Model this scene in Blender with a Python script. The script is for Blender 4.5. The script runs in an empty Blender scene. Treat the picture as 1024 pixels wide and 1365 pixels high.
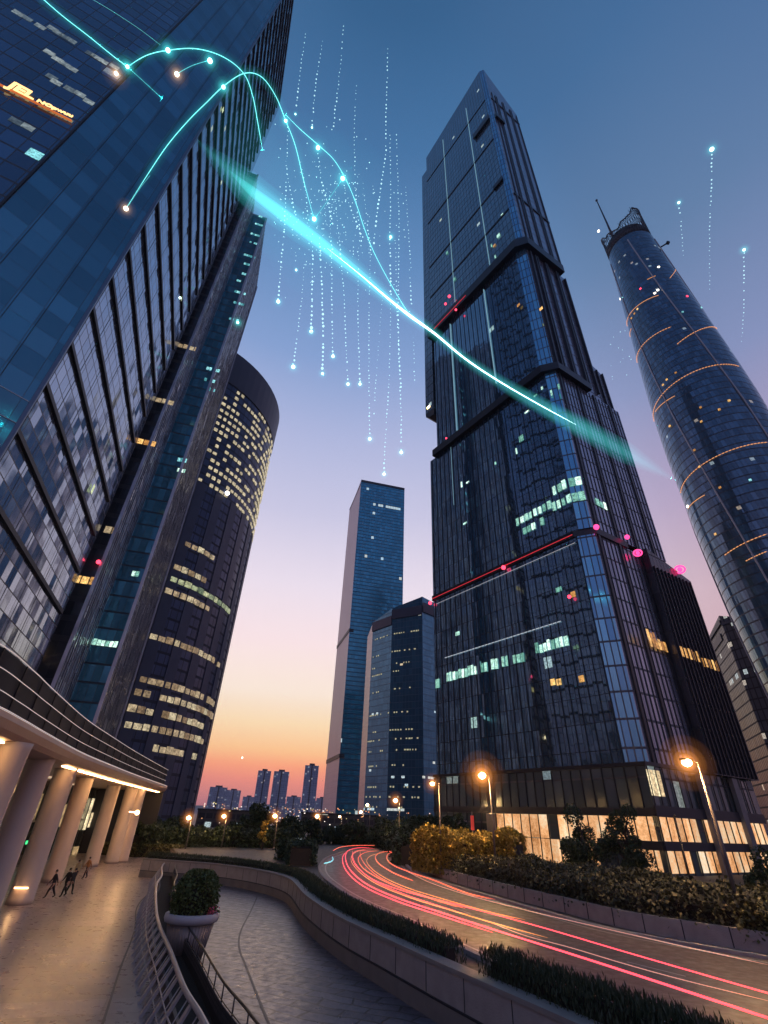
import bpy, bmesh, math, random
from mathutils import Vector, Matrix
from mathutils.geometry import tessellate_polygon
R = math.radians
random.seed(7)
scene = bpy.context.scene
COL = scene.collection

# ---------------------------------------------------------------- camera geometry
F, CX, CY, TH, RO, HC = 633.0, 512.0, 682.5, R(33), R(2.5), 6.0
def ray(px, py):
    x, y = px - CX, CY - py
    c, s = math.cos(RO), math.sin(RO)
    X, U = x*c - y*s, x*s + y*c
    d = Vector((X, F*math.cos(TH) - U*math.sin(TH), F*math.sin(TH) + U*math.cos(TH)))
    return d.normalized()
EYE = Vector((0, 0, HC))
def at_ray(px, py, t): return EYE + ray(px, py)*t          # real distance t
def gnd(px, py, z=0.0):
    d = ray(px, py); t = (z - HC)/d.z
    return Vector((d.x*t, d.y*t, z))
def pol(a, d, z=0.0): return Vector((math.sin(R(a))*d, math.cos(R(a))*d, z))
def onp(px, py, P0, P1):
    d = ray(px, py); e = Vector((P1.x-P0.x, P1.y-P0.y)); L = e.length
    det = d.x*(-e.y) + d.y*e.x
    t = (-P0.x*e.y + P0.y*e.x)/det
    X, Y = d.x*t, d.y*t
    return ((X-P0.x)*e.x + (Y-P0.y)*e.y)/L, HC + d.z*t
def oncyl(px, py, cx, cy, rf):
    d = ray(px, py); h = math.hypot(d.x, d.y); ux, uy = d.x/h, d.y/h
    z = 150.0
    for _ in range(12):
        r = rf(z)
        b = ux*cx + uy*cy; q = b*b - (cx*cx + cy*cy - r*r)
        s = b - math.sqrt(max(q, 0.0)); z = HC + d.z/h*s
    return math.atan2(uy*s - cy, ux*s - cx), z

cam_d = bpy.data.cameras.new('camera'); cam = bpy.data.objects.new('camera', cam_d); COL.objects.link(cam)
scene.camera = cam
cam_d.sensor_fit = 'VERTICAL'; cam_d.sensor_height = 24.0; cam_d.lens = 24.0*F/1365.0
cam_d.clip_end = 20000; cam_d.clip_start = 0.05
f_ = Vector((0, math.cos(TH), math.sin(TH))); r0 = Vector((1, 0, 0)); u0 = Vector((0, -math.sin(TH), math.cos(TH)))
rr = r0*math.cos(RO) + u0*math.sin(RO); uu = u0*math.cos(RO) - r0*math.sin(RO)
M = Matrix((rr, uu, -f_)).transposed().to_4x4(); M.translation = EYE
cam.matrix_world = M

# ---------------------------------------------------------------- node helpers
def lin(c):
    return tuple(((v/255)/12.92 if v/255 <= 0.04045 else ((v/255+0.055)/1.055)**2.4) for v in c) + (1.0,)
class NT:
    def __init__(s, tree): s.t = tree; s.t.nodes.clear()
    def n(s, kind, **kw):
        nd = s.t.nodes.new(kind)
        for k, v in kw.items(): setattr(nd, k, v)
        return nd
    def link(s, a, b): s.t.links.new(a, b)
    def setin(s, sock, v):
        if isinstance(v, bpy.types.NodeSocket): s.link(v, sock)
        else: sock.default_value = v
    def m(s, op, a, b=None, c=None):
        nd = s.n('ShaderNodeMath', operation=op)
        s.setin(nd.inputs[0], a)
        if b is not None: s.setin(nd.inputs[1], b)
        if c is not None: s.setin(nd.inputs[2], c)
        return nd.outputs[0]
    def vm(s, op, a, b=None):
        nd = s.n('ShaderNodeVectorMath', operation=op)
        s.setin(nd.inputs[0], a)
        if b is not None: s.setin(nd.inputs[1], b)
        return nd.outputs[0]
    def mix(s, f, a, b):
        nd = s.n('ShaderNodeMix', data_type='RGBA')
        s.setin(nd.inputs[0], f); s.setin(nd.inputs[6], a); s.setin(nd.inputs[7], b)
        return nd.outputs[2]
    def noise(s, vec, scale, detail=3, rough=0.5, col=False):
        nd = s.n('ShaderNodeTexNoise'); s.setin(nd.inputs['Vector'], vec)
        nd.inputs['Scale'].default_value = scale; nd.inputs['Detail'].default_value = detail; nd.inputs['Roughness'].default_value = rough
        return nd.outputs[1 if col else 0]
    def ramp(s, fac, stops):
        nd = s.n('ShaderNodeValToRGB'); cr = nd.color_ramp
        while len(cr.elements) > 1: cr.elements.remove(cr.elements[-1])
        cr.elements[0].position = stops[0][0]; cr.elements[0].color = stops[0][1]
        for p, c in stops[1:]:
            e = cr.elements.new(p); e.color = c
        s.setin(nd.inputs[0], fac); return nd.outputs[0]
def mat(name):
    m = bpy.data.materials.new(name); m.use_nodes = True
    return m, NT(m.node_tree)
def principled(N, **kw):
    b = N.n('ShaderNodeBsdfPrincipled'); o = N.n('ShaderNodeOutputMaterial'); N.link(b.outputs[0], o.inputs[0])
    for k, v in kw.items(): N.setin(b.inputs[k.replace('_', ' ')], v)
    return b
def g4(v): return (v[0], v[1], v[2], 1.0)

def simple(name, col, rough=0.6, metal=0.0, var=0.25, scale=1.2, bump=0.0):
    m, N = mat(name)
    pos = N.n('ShaderNodeNewGeometry').outputs['Position']
    nz = N.noise(pos, scale, 4)
    c = N.mix(nz, tuple(x*(1-var) for x in col)+(1,), tuple(min(1, x*(1+var)) for x in col)+(1,))
    kw = dict(Base_Color=c, Roughness=rough, Metallic=metal)
    b = principled(N, **kw)
    if bump:
        bp = N.n('ShaderNodeBump'); bp.inputs['Strength'].default_value = bump; bp.inputs['Distance'].default_value = 0.05
        N.link(N.noise(pos, scale*12, 3), bp.inputs['Height']); N.link(bp.outputs[0], b.inputs['Normal'])
    return m
def emit(name, col, strength, rough=0.5):
    m, N = mat(name)
    principled(N, Base_Color=g4(col), Roughness=rough, Emission_Color=g4(col), Emission_Strength=strength)
    return m
def lit_glass(name, ca, cb, strength, vs=2.2):
    """windows with a lit room behind: uneven brightness from furniture and blinds"""
    m, N = mat(name)
    pos = N.n('ShaderNodeNewGeometry').outputs['Position']
    oi = N.n('ShaderNodeObjectInfo').outputs['Random']
    nz = N.noise(pos, vs, 3, 0.7)
    n2 = N.noise(pos, vs*3.1, 3, 0.8)
    k = N.m('MULTIPLY', N.m('ADD', N.m('MULTIPLY', N.m('MULTIPLY', nz, n2), 4.6), -0.35), N.m('ADD', N.m('MULTIPLY', oi, 1.1), 0.40))
    c = N.mix(oi, g4(ca), g4(cb))
    principled(N, Base_Color=(0.02, 0.02, 0.02, 1), Roughness=0.2, Emission_Color=c, Emission_Strength=N.m('MULTIPLY', N.m('MAXIMUM', k, 0.12), strength))
    return m
def glow_vol(name, col, strength):
    m, N = mat(name); o = N.n('ShaderNodeOutputMaterial')
    v = N.n('ShaderNodeEmission'); v.inputs[0].default_value = g4(col); v.inputs[1].default_value = strength
    N.link(v.outputs[0], o.inputs['Volume'])
    return m

GLOWS = {}
def glow_ball(parent, c, R0, col, k, n=6):
    """lit air round a lamp: nested balls, each thinner than the one inside"""
    for i in range(n):
        r = R0*(.68**i); key = (col, round(k, 3), round(r, 2))
        if key not in GLOWS: GLOWS[key] = glow_vol('lit_air', col, k*(1/r)*(.68**(-i*.8))*(.3 if i == 0 else (.6 if i == 1 else 1)))
        mb = MB(); mb.sphere(tuple(c), r, 20, 12); mb.build('glow', GLOWS[key], parent)
WARM_AIR, CYAN_AIR, PALE_AIR = (1, .34, .07), (.08, .85, .80), (1, .6, .3)
def facade(name, glass=(0.02, 0.035, 0.06), w=1.5, h=4.0, mw=0.08, mh=0.25, frame=(0.03, 0.035, 0.045), ior=2.1,
           tilt=0.02, rough=0.06, lit=0.0, litcol=(1, .75, .4), litk=1.5, bands=None, litrow=0.0, skew=0.0, pv=0.5, coat=None, spandrel=0.0, lw=1.0, metal=0.0, frough=0.4):
    m, N = mat(name)
    uv = N.n('ShaderNodeUVMap').outputs[0]
    sp = N.n('ShaderNodeSeparateXYZ'); N.link(uv, sp.inputs[0]); u, v = sp.outputs[0], sp.outputs[1]
    if skew: u = N.m('ADD', u, N.m('MULTIPLY', v, skew))
    U, V = N.m('DIVIDE', u, w), N.m('DIVIDE', v, h)
    iu, iv = N.m('FLOOR', U), N.m('FLOOR', V); fu, fv = N.m('FRACT', U), N.m('FRACT', V)
    cb = N.n('ShaderNodeCombineXYZ'); N.link(iu, cb.inputs[0]); N.link(iv, cb.inputs[1])
    wn = N.n('ShaderNodeTexWhiteNoise', noise_dimensions='2D'); N.link(cb.outputs[0], wn.inputs['Vector'])
    rnd, rcol = wn.outputs['Value'], wn.outputs['Color']
    wr = N.n('ShaderNodeTexWhiteNoise', noise_dimensions='1D'); N.link(iv, wr.inputs['W'])
    row = wr.outputs[0]
    fm = N.m('MAXIMUM', N.m('LESS_THAN', fu, mw/w), N.m('LESS_THAN', fv, mh/h))
    gm = N.n('ShaderNodeNewGeometry')
    off = N.vm('SCALE', N.vm('SUBTRACT', rcol, (0.5, 0.5, 0.5))); 
    off.node.inputs['Scale'].default_value = tilt*2
    # slow warp of the glass sheets
    nw = N.vm('SCALE', N.vm('SUBTRACT', N.noise(gm.outputs['Position'], 0.35, 2, 0.5, True), (0.5, 0.5, 0.5)))
    nw.node.inputs['Scale'].default_value = tilt*1.5
    nrm = N.vm('NORMALIZE', N.vm('ADD', N.vm('ADD', gm.outputs['Normal'], off), nw))
    big = N.noise(gm.outputs['Position'], 0.03, 3)
    g = N.mix(N.m('MULTIPLY', N.m('POWER', rnd, 1.6), pv), g4(glass), tuple(min(1, x*2.0+0.004) for x in glass)+(1,))
    g = N.mix(N.m('MULTIPLY', big, 0.4), g, tuple(x*0.5 for x in glass)+(1,))
    if spandrel:
        sm = N.m('LESS_THAN', fv, spandrel); g = N.mix(N.m('MULTIPLY', sm, 0.75), g, tuple(x*1.6+0.01 for x in frame)+(1,))
    base = N.mix(fm, g, g4(frame))
    ro = N.m('ADD', N.m('MULTIPLY', fm, frough), rough)
    kw = dict(Base_Color=base, Roughness=ro, IOR=ior, Normal=nrm, Metallic=N.m('MULTIPLY', N.m('SUBTRACT', 1.0, fm), metal))
    if lit > 0 or litrow > 0:
        cb2 = N.n('ShaderNodeCombineXYZ'); N.link(N.m('FLOOR', N.m('DIVIDE', u, w*5)), cb2.inputs[0]); N.link(iv, cb2.inputs[1])
        wn2 = N.n('ShaderNodeTexWhiteNoise', noise_dimensions='2D'); N.link(cb2.outputs[0], wn2.inputs['Vector'])
        a = N.m('GREATER_THAN', rnd, 1-lit)
        b = N.m('MULTIPLY', N.m('MULTIPLY', N.m('GREATER_THAN', row, 1-litrow), N.m('GREATER_THAN', rnd, 0.45)), N.m('GREATER_THAN', wn2.outputs[0], 0.5))
        on = N.m('MULTIPLY', N.m('MAXIMUM', a, b), N.m('SUBTRACT', 1.0, fm))
        # only the strip under the ceiling shows its lamps
        top = N.m('GREATER_THAN', fv, 1-lw)
        fn = N.noise(uv, 2.3, 2, 0.7)
        st = N.m('MULTIPLY', N.m('MULTIPLY', on, top), N.m('MULTIPLY', N.m('POWER', fn, 2.0), litk*3))
        kw['Emission_Color'] = N.mix(wn2.outputs[0], g4(litcol), (0.65, 0.9, 1.0, 1)); kw['Emission_Strength'] = st
    principled(N, **kw)
    return m

# ---------------------------------------------------------------- mesh helpers
class MB:
    def __init__(s): s.v = []; s.f = []; s.uv = []; s.mi = []; s.sm = []
    def face(s, pts, uv=None, mi=0, smooth=False):
        i = len(s.v); s.v += [tuple(p) for p in pts]; s.f.append(tuple(range(i, i+len(pts))))
        s.uv.append(uv if uv else [(p[0], p[1]) for p in pts]); s.mi.append(mi); s.sm.append(smooth)
    def hexa(s, b, t, mi=0):                                  # b, t: four points each, counter-clockwise from above
        s.face(list(reversed(b)), mi=mi); s.face(t, mi=mi)
        for i in range(4):
            j = (i+1) % 4; L = (Vector(b[j])-Vector(b[i])).length; H = (Vector(t[i])-Vector(b[i])).length
            s.face([b[i], b[j], t[j], t[i]], [(0, 0), (L, 0), (L, H), (0, H)], mi)
    def box(s, c, d, rz=0.0, mi=0):
        c = Vector(c); X = Vector((math.cos(rz), math.sin(rz), 0))*d[0]/2; Y = Vector((-math.sin(rz), math.cos(rz), 0))*d[1]/2; Z = Vector((0, 0, d[2]/2))
        b = [c-X-Y-Z, c+X-Y-Z, c+X+Y-Z, c-X+Y-Z]; s.hexa(b, [p+2*Z for p in b], mi)
    def wallbox(s, P0, P1, s0, s1, z0, z1, d0, d1, mi=0):      # box on a vertical plane P0->P1; d0..d1 outwards (right-hand side of P0->P1)
        e = Vector((P1.x-P0.x, P1.y-P0.y, 0)).normalized(); n = Vector((e.y, -e.x, 0)); o = Vector((P0.x, P0.y, 0))
        q = lambda a, d, z: o + e*a + n*d + Vector((0, 0, z))
        b = [q(s0, d1, z0), q(s1, d1, z0), q(s1, d0, z0), q(s0, d0, z0)]; t = [p+Vector((0, 0, z1-z0)) for p in b]
        s.hexa(b, t, mi)
    def tube(s, pts, r, k=6, closed=False, mi=0, cap=True, smooth=True):
        pts = [Vector(p) for p in pts]; n = len(pts); rr = r if isinstance(r, (list, tuple)) else [r]*n
        rings = []; prev = None
        for i in range(n):
            a = pts[(i-1) % n] if (closed or i > 0) else pts[i]; b = pts[(i+1) % n] if (closed or i < n-1) else pts[i]
            t = (b-a).normalized()
            if prev is None:
                x = t.cross(Vector((0, 0, 1)));
                if x.length < 1e-3: x = t.cross(Vector((0, 1, 0)))
            else: x = prev - t*prev.dot(t)
            x.normalize(); prev = x; y = t.cross(x)
            rings.append([pts[i] + (x*math.cos(2*math.pi*j/k) + y*math.sin(2*math.pi*j/k))*rr[i] for j in range(k)])
        base = len(s.v)
        for rg in rings: s.v += [tuple(p) for p in rg]
        for i in range(n if closed else n-1):
            for j in range(k):
                a = base + i*k; b = base + ((i+1) % n)*k; q = (j+1) % k
                s.f.append((a+j, a+q, b+q, b+j)); s.uv.append([(0, 0)]*4); s.mi.append(mi); s.sm.append(smooth)
        if cap and not closed:
            s.f.append(tuple(base+j for j in reversed(range(k)))); s.uv.append([(0, 0)]*k); s.mi.append(mi); s.sm.append(False)
            s.f.append(tuple(base+(n-1)*k+j for j in range(k))); s.uv.append([(0, 0)]*k); s.mi.append(mi); s.sm.append(False)
    def sphere(s, c, r, nu=12, nv=8, sz=1.0, mi=0):
        c = Vector(c); base = len(s.v)
        s.v.append(tuple(c+Vector((0, 0, r*sz))))
        for i in range(1, nv):
            a = math.pi*i/nv
            for j in range(nu):
                b = 2*math.pi*j/nu; s.v.append((c.x+r*math.sin(a)*math.cos(b), c.y+r*math.sin(a)*math.sin(b), c.z+r*sz*math.cos(a)))
        s.v.append(tuple(c-Vector((0, 0, r*sz)))); last = len(s.v)-1
        def add(t): s.f.append(t); s.uv.append([(0, 0)]*len(t)); s.mi.append(mi); s.sm.append(True)
        for j in range(nu):
            q = (j+1) % nu
            add((base, base+1+j, base+1+q)); add((last, last-nu+q, last-nu+j))
            for i in range(nv-2):
                a = base+1+i*nu; add((a+j, a+nu+j, a+nu+q, a+q))
    def lathe(s, c, prof, k=24, mi=0, smooth=True):            # prof: (r, z) from bottom to top
        c = Vector(c); base = len(s.v)
        for r, z in prof:
            for j in range(k):
                b = 2*math.pi*j/k; s.v.append((c.x+r*math.cos(b), c.y+r*math.sin(b), c.z+z))
        for i in range(len(prof)-1):
            for j in range(k):
                a = base+i*k; b = a+k; q = (j+1) % k
                s.f.append((a+j, a+q, b+q, b+j)); s.uv.append([(0, 0)]*4); s.mi.append(mi); s.sm.append(smooth)
        s.f.append(tuple(base+j for j in reversed(range(k)))); s.uv.append([(0, 0)]*k); s.mi.append(mi); s.sm.append(False)
        e = base+(len(prof)-1)*k
        s.f.append(tuple(e+j for j in range(k))); s.uv.append([(0, 0)]*k); s.mi.append(mi); s.sm.append(False)
    def prism(s, poly, z0, z1, mi=0, capmi=None, u0=0.0, bottom=True, tops=None, closed=True):
        """vertical walls round a plan polygon (counter-clockwise), uv in metres; tops: own top height per corner"""
        n = len(poly); u = u0; tops = tops or [z1]*n
        for i in range(n if closed else n-1):
            a, b = Vector(poly[i]), Vector(poly[(i+1) % n]); L = math.hypot(b.x-a.x, b.y-a.y)
            ta, tb = tops[i], tops[(i+1) % n]
            s.face([(a.x, a.y, z0), (b.x, b.y, z0), (b.x, b.y, tb), (a.x, a.y, ta)], [(u, z0), (u+L, z0), (u+L, tb), (u, ta)], mi); u += L
        if closed:
            cm = mi if capmi is None else capmi
            s.face([(p[0], p[1], t) for p, t in zip(poly, tops)], mi=cm)
            if bottom: s.face([(p[0], p[1], z0) for p in reversed(poly)], mi=cm)
    def build(s, name, mats, parent=None):
        me = bpy.data.meshes.new(name); off = Vector(parent['_o']) if parent is not None and '_o' in parent else Vector((0, 0, 0))
        me.from_pydata([(x-off.x, y-off.y, z-off.z) for x, y, z in s.v], [], s.f)
        uvl = me.uv_layers.new(name='UVMap'); flat = [c for f in s.uv for p in f for c in p]
        uvl.data.foreach_set('uv', flat)
        for m in (mats if isinstance(mats, (list, tuple)) else [mats]): me.materials.append(m)
        me.polygons.foreach_set('material_index', s.mi); me.polygons.foreach_set('use_smooth', s.sm)
        me.update()
        o = bpy.data.objects.new(name, me); COL.objects.link(o)
        if parent is not None: o.parent = parent
        if '_o' in (parent or {}): o['_o'] = parent['_o']
        return o
def tag(o, label, cat, group=None):
    o['label'] = label; o['category'] = cat
    if group: o['group'] = group
    return o
def thing(name, loc, label, cat, group=None):
    o = bpy.data.objects.new(name, None); COL.objects.link(o); o.location = loc; o['_o'] = tuple(loc); o.empty_display_size = 0.5
    return tag(o, label, cat, group)
def struct(o): o['kind'] = 'structure'; return o
def stuff(o): o['kind'] = 'stuff'; return o
def copy_thing(src, loc, label, group=None, rz=0.0, sc=1.0):
    r = src.copy(); COL.objects.link(r); r.location = loc; r.rotation_euler = (0, 0, rz); r.scale = (sc,)*3; r['label'] = label; r['_o'] = tuple(loc)
    if group: r['group'] = group
    for ch in list(src.children):
        c = ch.copy(); COL.objects.link(c); c.parent = r
        for g in ch.children:
            d = g.copy(); COL.objects.link(d); d.parent = c
    return r
def place(mb, name, mats, loc, label, cat, group=None):       # a thing that is one mesh, origin at its base
    ph = {'_o': tuple(loc)}
    me_o = mb.build(name, mats, None)
    off = Vector(loc); me_o.data.transform(Matrix.Translation(-off)); me_o.location = off
    return tag(me_o, label, cat, group)
def spline(pts, n=8):
    P = [Vector(p) for p in pts]; out = []
    for i in range(len(P)-1):
        p0 = P[max(i-1, 0)]; p1 = P[i]; p2 = P[i+1]; p3 = P[min(i+2, len(P)-1)]
        for k in range(n):
            t = k/n
            out.append(0.5*((2*p1)+(p2-p0)*t+(2*p0-5*p1+4*p2-p3)*t*t+(3*p1-p0-3*p2+p3)*t**3))
    out.append(P[-1]); return out
def resample(pts, step):
    pts = [Vector(p) for p in pts]; out = [pts[0].copy()]; acc = 0.0
    for a, b in zip(pts, pts[1:]):
        L = (b-a).length
        while acc + L >= step and L > 1e-9:
            a = a + (b-a)*((step-acc)/L); out.append(a.copy()); L = (b-a).length; acc = 0.0
        acc += L
    return out
def offset(pts, d):                                            # to the left of travel, in plan
    out = []
    for i, p in enumerate(pts):
        a = pts[max(i-1, 0)]; b = pts[min(i+1, len(pts)-1)]; t = Vector((b.x-a.x, b.y-a.y)).normalized()
        out.append(Vector((p.x - t.y*d, p.y + t.x*d, p.z)))
    return out
def ribbon(mb, A, B, mi=0):                                    # A, B: 3-d polylines with the same count
    u = 0.0
    for i in range(len(A)-1):
        L = (A[i+1]-A[i]).length; W = (B[i]-A[i]).length
        mb.face([A[i], A[i+1], B[i+1], B[i]], [(u, 0), (u+L, 0), (u+L, W), (u, W)], mi); u += L
def wall_along(mb, path, d0, d1, z0, z1, mi=0):                # solid following a plan path between offsets d0<d1
    A, B = offset(path, d0), offset(path, d1)
    q = lambda p, z: Vector((p.x, p.y, z))
    ribbon(mb, [q(p, z1) for p in B], [q(p, z1) for p in A], mi)
    ribbon(mb, [q(p, z1) for p in A], [q(p, z0) for p in A], mi)
    ribbon(mb, [q(p, z0) for p in B], [q(p, z1) for p in B], mi)
    for e in (0, -1): mb.face([q(A[e], z0), q(A[e], z1), q(B[e], z1), q(B[e], z0)], mi=mi)
def fill(name, poly, z, m):
    bm = bmesh.new(); vs = [bm.verts.new((p[0], p[1], z)) for p in poly]
    for tri in tessellate_polygon([[Vector((p[0], p[1], 0)) for p in poly]]):
        try: bm.faces.new([vs[i] for i in tri])
        except ValueError: pass
    bm.normal_update()
    for f in bm.faces:
        if f.normal.z < 0: f.normal_flip()
    me = bpy.data.meshes.new(name); bm.to_mesh(me); bm.free(); me.materials.append(m)
    o = bpy.data.objects.new(name, me); COL.objects.link(o); return o

# ---------------------------------------------------------------- world: dusk sky
W = bpy.data.worlds.new("World"); scene.world = W; W.use_nodes = True
N = NT(W.node_tree)
tc = N.n('ShaderNodeTexCoord').outputs['Generated']
sp = N.n('ShaderNodeSeparateXYZ'); N.link(N.vm('NORMALIZE', tc), sp.inputs[0])
el = N.m('MULTIPLY', N.m('ARCSINE', sp.outputs[2]), 2/math.pi)       # 0..1 for 0..90 deg
S = lambda rows: [(max(0.0, e/90.0), lin(c)) for e, c in rows]
sunside = N.ramp(el, S([(0, (140, 92, 112)), (1.2, (176, 112, 124)), (3.0, (226, 132, 122)), (4.4, (248, 158, 120)), (5.8, (253, 196, 140)), (8.5, (255, 224, 180)), (11.6, (255, 236, 218)),
                        (17, (248, 226, 228)), (23.5, (230, 218, 231)), (32, (196, 194, 220)), (41.3, (168, 176, 212)), (50, (128, 154, 200)), (60, (94, 134, 182)), (70, (66, 110, 156)), (79, (50, 92, 134)), (90, (40, 78, 118))]))
midside = N.ramp(el, S([(0, (112, 84, 104)), (2, (150, 110, 122)), (6, (188, 140, 146)), (12, (206, 164, 168)), (21, (200, 170, 182)), (30, (172, 154, 184)), (42, (128, 140, 180)), (55, (93, 122, 160)), (70, (64, 103, 146)), (90, (43, 82, 122))]))
backside = N.ramp(el, S([(0, (90, 80, 100)), (4, (120, 100, 122)), (12, (150, 128, 156)), (25, (124, 128, 170)), (40, (92, 116, 164)), (60, (62, 98, 146)), (90, (43, 82, 122))]))
az0 = R(-9)
hl = N.m('MAXIMUM', N.m('SQRT', N.m('ADD', N.m('MULTIPLY', sp.outputs[0], sp.outputs[0]), N.m('MULTIPLY', sp.outputs[1], sp.outputs[1]))), 1e-4)
ca = N.m('DIVIDE', N.m('ADD', N.m('MULTIPLY', sp.outputs[0], math.sin(az0)), N.m('MULTIPLY', sp.outputs[1], math.cos(az0))), hl)
def sstep(x, a, b):
    mr = N.n('ShaderNodeMapRange', interpolation_type='SMOOTHSTEP'); N.link(x, mr.inputs[0]); mr.inputs[1].default_value = a; mr.inputs[2].default_value = b
    return mr.outputs[0]
c1 = N.mix(sstep(ca, 0.62, 1.0), midside, sunside)
c2 = N.mix(sstep(ca, -0.4, 0.55), backside, c1)
sky = N.n('ShaderNodeTexSky', sky_type='NISHITA'); sky.sun_disc = False; sky.sun_elevation = R(1.0); sky.sun_rotation = R(-9)
b1 = N.n('ShaderNodeBackground'); N.link(c2, b1.inputs[0]); b1.inputs[1].default_value = 1.15
b2 = N.n('ShaderNodeBackground'); N.link(sky.outputs[0], b2.inputs[0]); b2.inputs[1].default_value = 0.006
ad = N.n('ShaderNodeAddShader'); N.link(b1.outputs[0], ad.inputs[0]); N.link(b2.outputs[0], ad.inputs[1])
wo = N.n('ShaderNodeOutputWorld'); N.link(ad.outputs[0], wo.inputs[0])
scene.view_settings.view_transform = 'Standard'; scene.view_settings.look = 'None'; scene.view_settings.gamma = 1; scene.view_settings.exposure = 0
sd = bpy.data.lights.new('sun', 'SUN'); sd.energy = 0.06; sd.angle = R(12); sd.color = (1, .62, .42)
so = bpy.data.objects.new('sun', sd); COL.objects.link(so)
so.rotation_euler = Vector((math.sin(az0)*math.cos(R(3)), math.cos(az0)*math.cos(R(3)), math.sin(R(3)))).to_track_quat('Z', 'Y').to_euler()
def lamp(name, loc, power, col=(1, .55, .22), r=0.15, parent=None, kind='POINT', spot=None):
    l = bpy.data.lights.new(name, kind); l.energy = power*(5.0 if name == 'lamp_light' else (.5 if 'soffit' in name else 1)); l.color = col; l.shadow_soft_size = r
    if spot: l.spot_size = R(spot); l.spot_blend = 0.8
    o = bpy.data.objects.new(name, l); COL.objects.link(o)
    off = Vector(parent['_o']) if parent is not None else Vector((0, 0, 0))
    o.location = Vector(loc) - off
    if parent is not None: o.parent = parent
    return o

# ---------------------------------------------------------------- materials
M_ = {}
M_['steel'] = simple('brushed_steel', (.42, .40, .40), 0.42, 0.35, 0.25)
M_['dark_metal'] = simple('dark_metal', (.035, .037, .042), 0.35, 0.5)
M_['black'] = simple('black_panel', (.014, .016, .021), 0.5)
M_['pole'] = simple('lamp_pole_paint', (.16, .14, .13), 0.45, 0.3)
M_['concrete'] = simple('concrete', (.36, .32, .30), 0.75, 0, .3, 1.5, 0.4)
M_['plaster'] = simple('smooth_column_stone', (.52, .42, .36), 0.55, 0, .12, 0.7, 0.12)
M_['soffit'] = simple('soffit_panel', (.42, .29, .23), 0.5, 0, .15, .5)
M_['fascia'] = simple('fascia_metal', (.40, .27, .22), 0.5, 0, .15, .4)
M_['silver'] = simple('silver_fin_metal', (.66, .66, .74), 0.25, .6, .45, .25)
M_['bark'] = simple('bark', (.05, .04, .032), 0.9, 0, .4, 4)
M_['soil'] = simple('dark_soil', (.03, .025, .02), 0.95, 0, .4, 5, .5)
M_['cyan'] = emit('cyan_light', (.22, .95, .95), 1.7)
M_['cyan_soft'] = emit('soft_cyan_light', (.14, .62, .66), .9)
M_['cyan_white'] = emit('white_cyan_light', (.62, 1.0, 1.0), 6.0)
M_['bead'] = emit('bead_light', (.55, .92, 1.0), 1.15)
M_['bead_hi'] = emit('bright_bead_light', (.7, 1.0, 1.0), 3.0)
M_['warm'] = emit('warm_lamp_light', (1, .62, .28), 14)
M_['warm_dim'] = emit('warm_strip_light', (1, .52, .24), 6)
M_['white_lamp'] = emit('white_lamp_light', (1, .86, .7), 5)
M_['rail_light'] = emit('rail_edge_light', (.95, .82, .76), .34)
M_['red'] = emit('red_light', (1, .05, .10), 3.5)
M_['red_dim'] = emit('dim_red_light', (.9, .05, .07), .55)
M_['pink'] = emit('pink_light', (1, .06, .25), 2.2)
M_['led'] = emit('led_line', (.35, .65, .75), .42)
M_['amber'] = emit('amber_line', (1, .42, .16), 1.0)
M_['lit_dim'] = lit_glass('dim_lit_glass', (.9, .62, .38), (.6, .6, .45), .22, .7)
M_['lit_green'] = lit_glass('green_lit_glass', (.35, .95, .75), (.75, 1, .85), 1.15, 1.6)
M_['lit_warm'] = lit_glass('warm_lit_glass', (1, .62, .28), (1, .82, .5), .85, 1.2)
M_['lit_yellow'] = lit_glass('yellow_lit_glass', (1, .66, .36), (.85, .72, .46), .50, .55)
M_['lit_orange'] = lit_glass('orange_lit_glass', (1, .42, .10), (1, .6, .2), 1.0, .9)
M_['lit_cyan'] = lit_glass('cyan_lit_glass', (.12, .70, .80), (.4, .95, 1), .8, 1.5)
def lobby_glass():
    m, N = mat('lobby_glass_lit'); pos = N.n('ShaderNodeNewGeometry').outputs['Position']; oi = N.n('ShaderNodeObjectInfo').outputs['Random']
    mp = N.n('ShaderNodeMapping'); N.link(pos, mp.inputs[0]); mp.inputs['Scale'].default_value = (1, 1, .45)
    a = N.noise(mp.outputs[0], .35, 3, .6); b_ = N.noise(pos, 2.6, 4, .7)
    f = N.m('ADD', N.m('MULTIPLY', a, .75), N.m('MULTIPLY', b_, .45))
    c = N.ramp(f, [(.30, (.16, .05, .015, 1)), (.46, (.62, .26, .09, 1)), (.58, (1, .50, .22, 1)), (.72, (1, .74, .46, 1)), (.86, (1, .93, .80, 1))])
    principled(N, Base_Color=(.02, .02, .02, 1), Roughness=.15, Emission_Color=c, Emission_Strength=N.m('ADD', N.m('MULTIPLY', oi, .4), .72))
    return m
M_['lobby'] = lobby_glass()
M_['glow_warm'] = glow_vol('warm_glow_air', (1, .36, .08), .22)
M_['glow_warm2'] = glow_vol('warm_glow_air_outer', (1, .32, .08), .035)
M_['glow_cyan'] = glow_vol('cyan_glow_air', (.05, .8, .75), .5)

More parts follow.
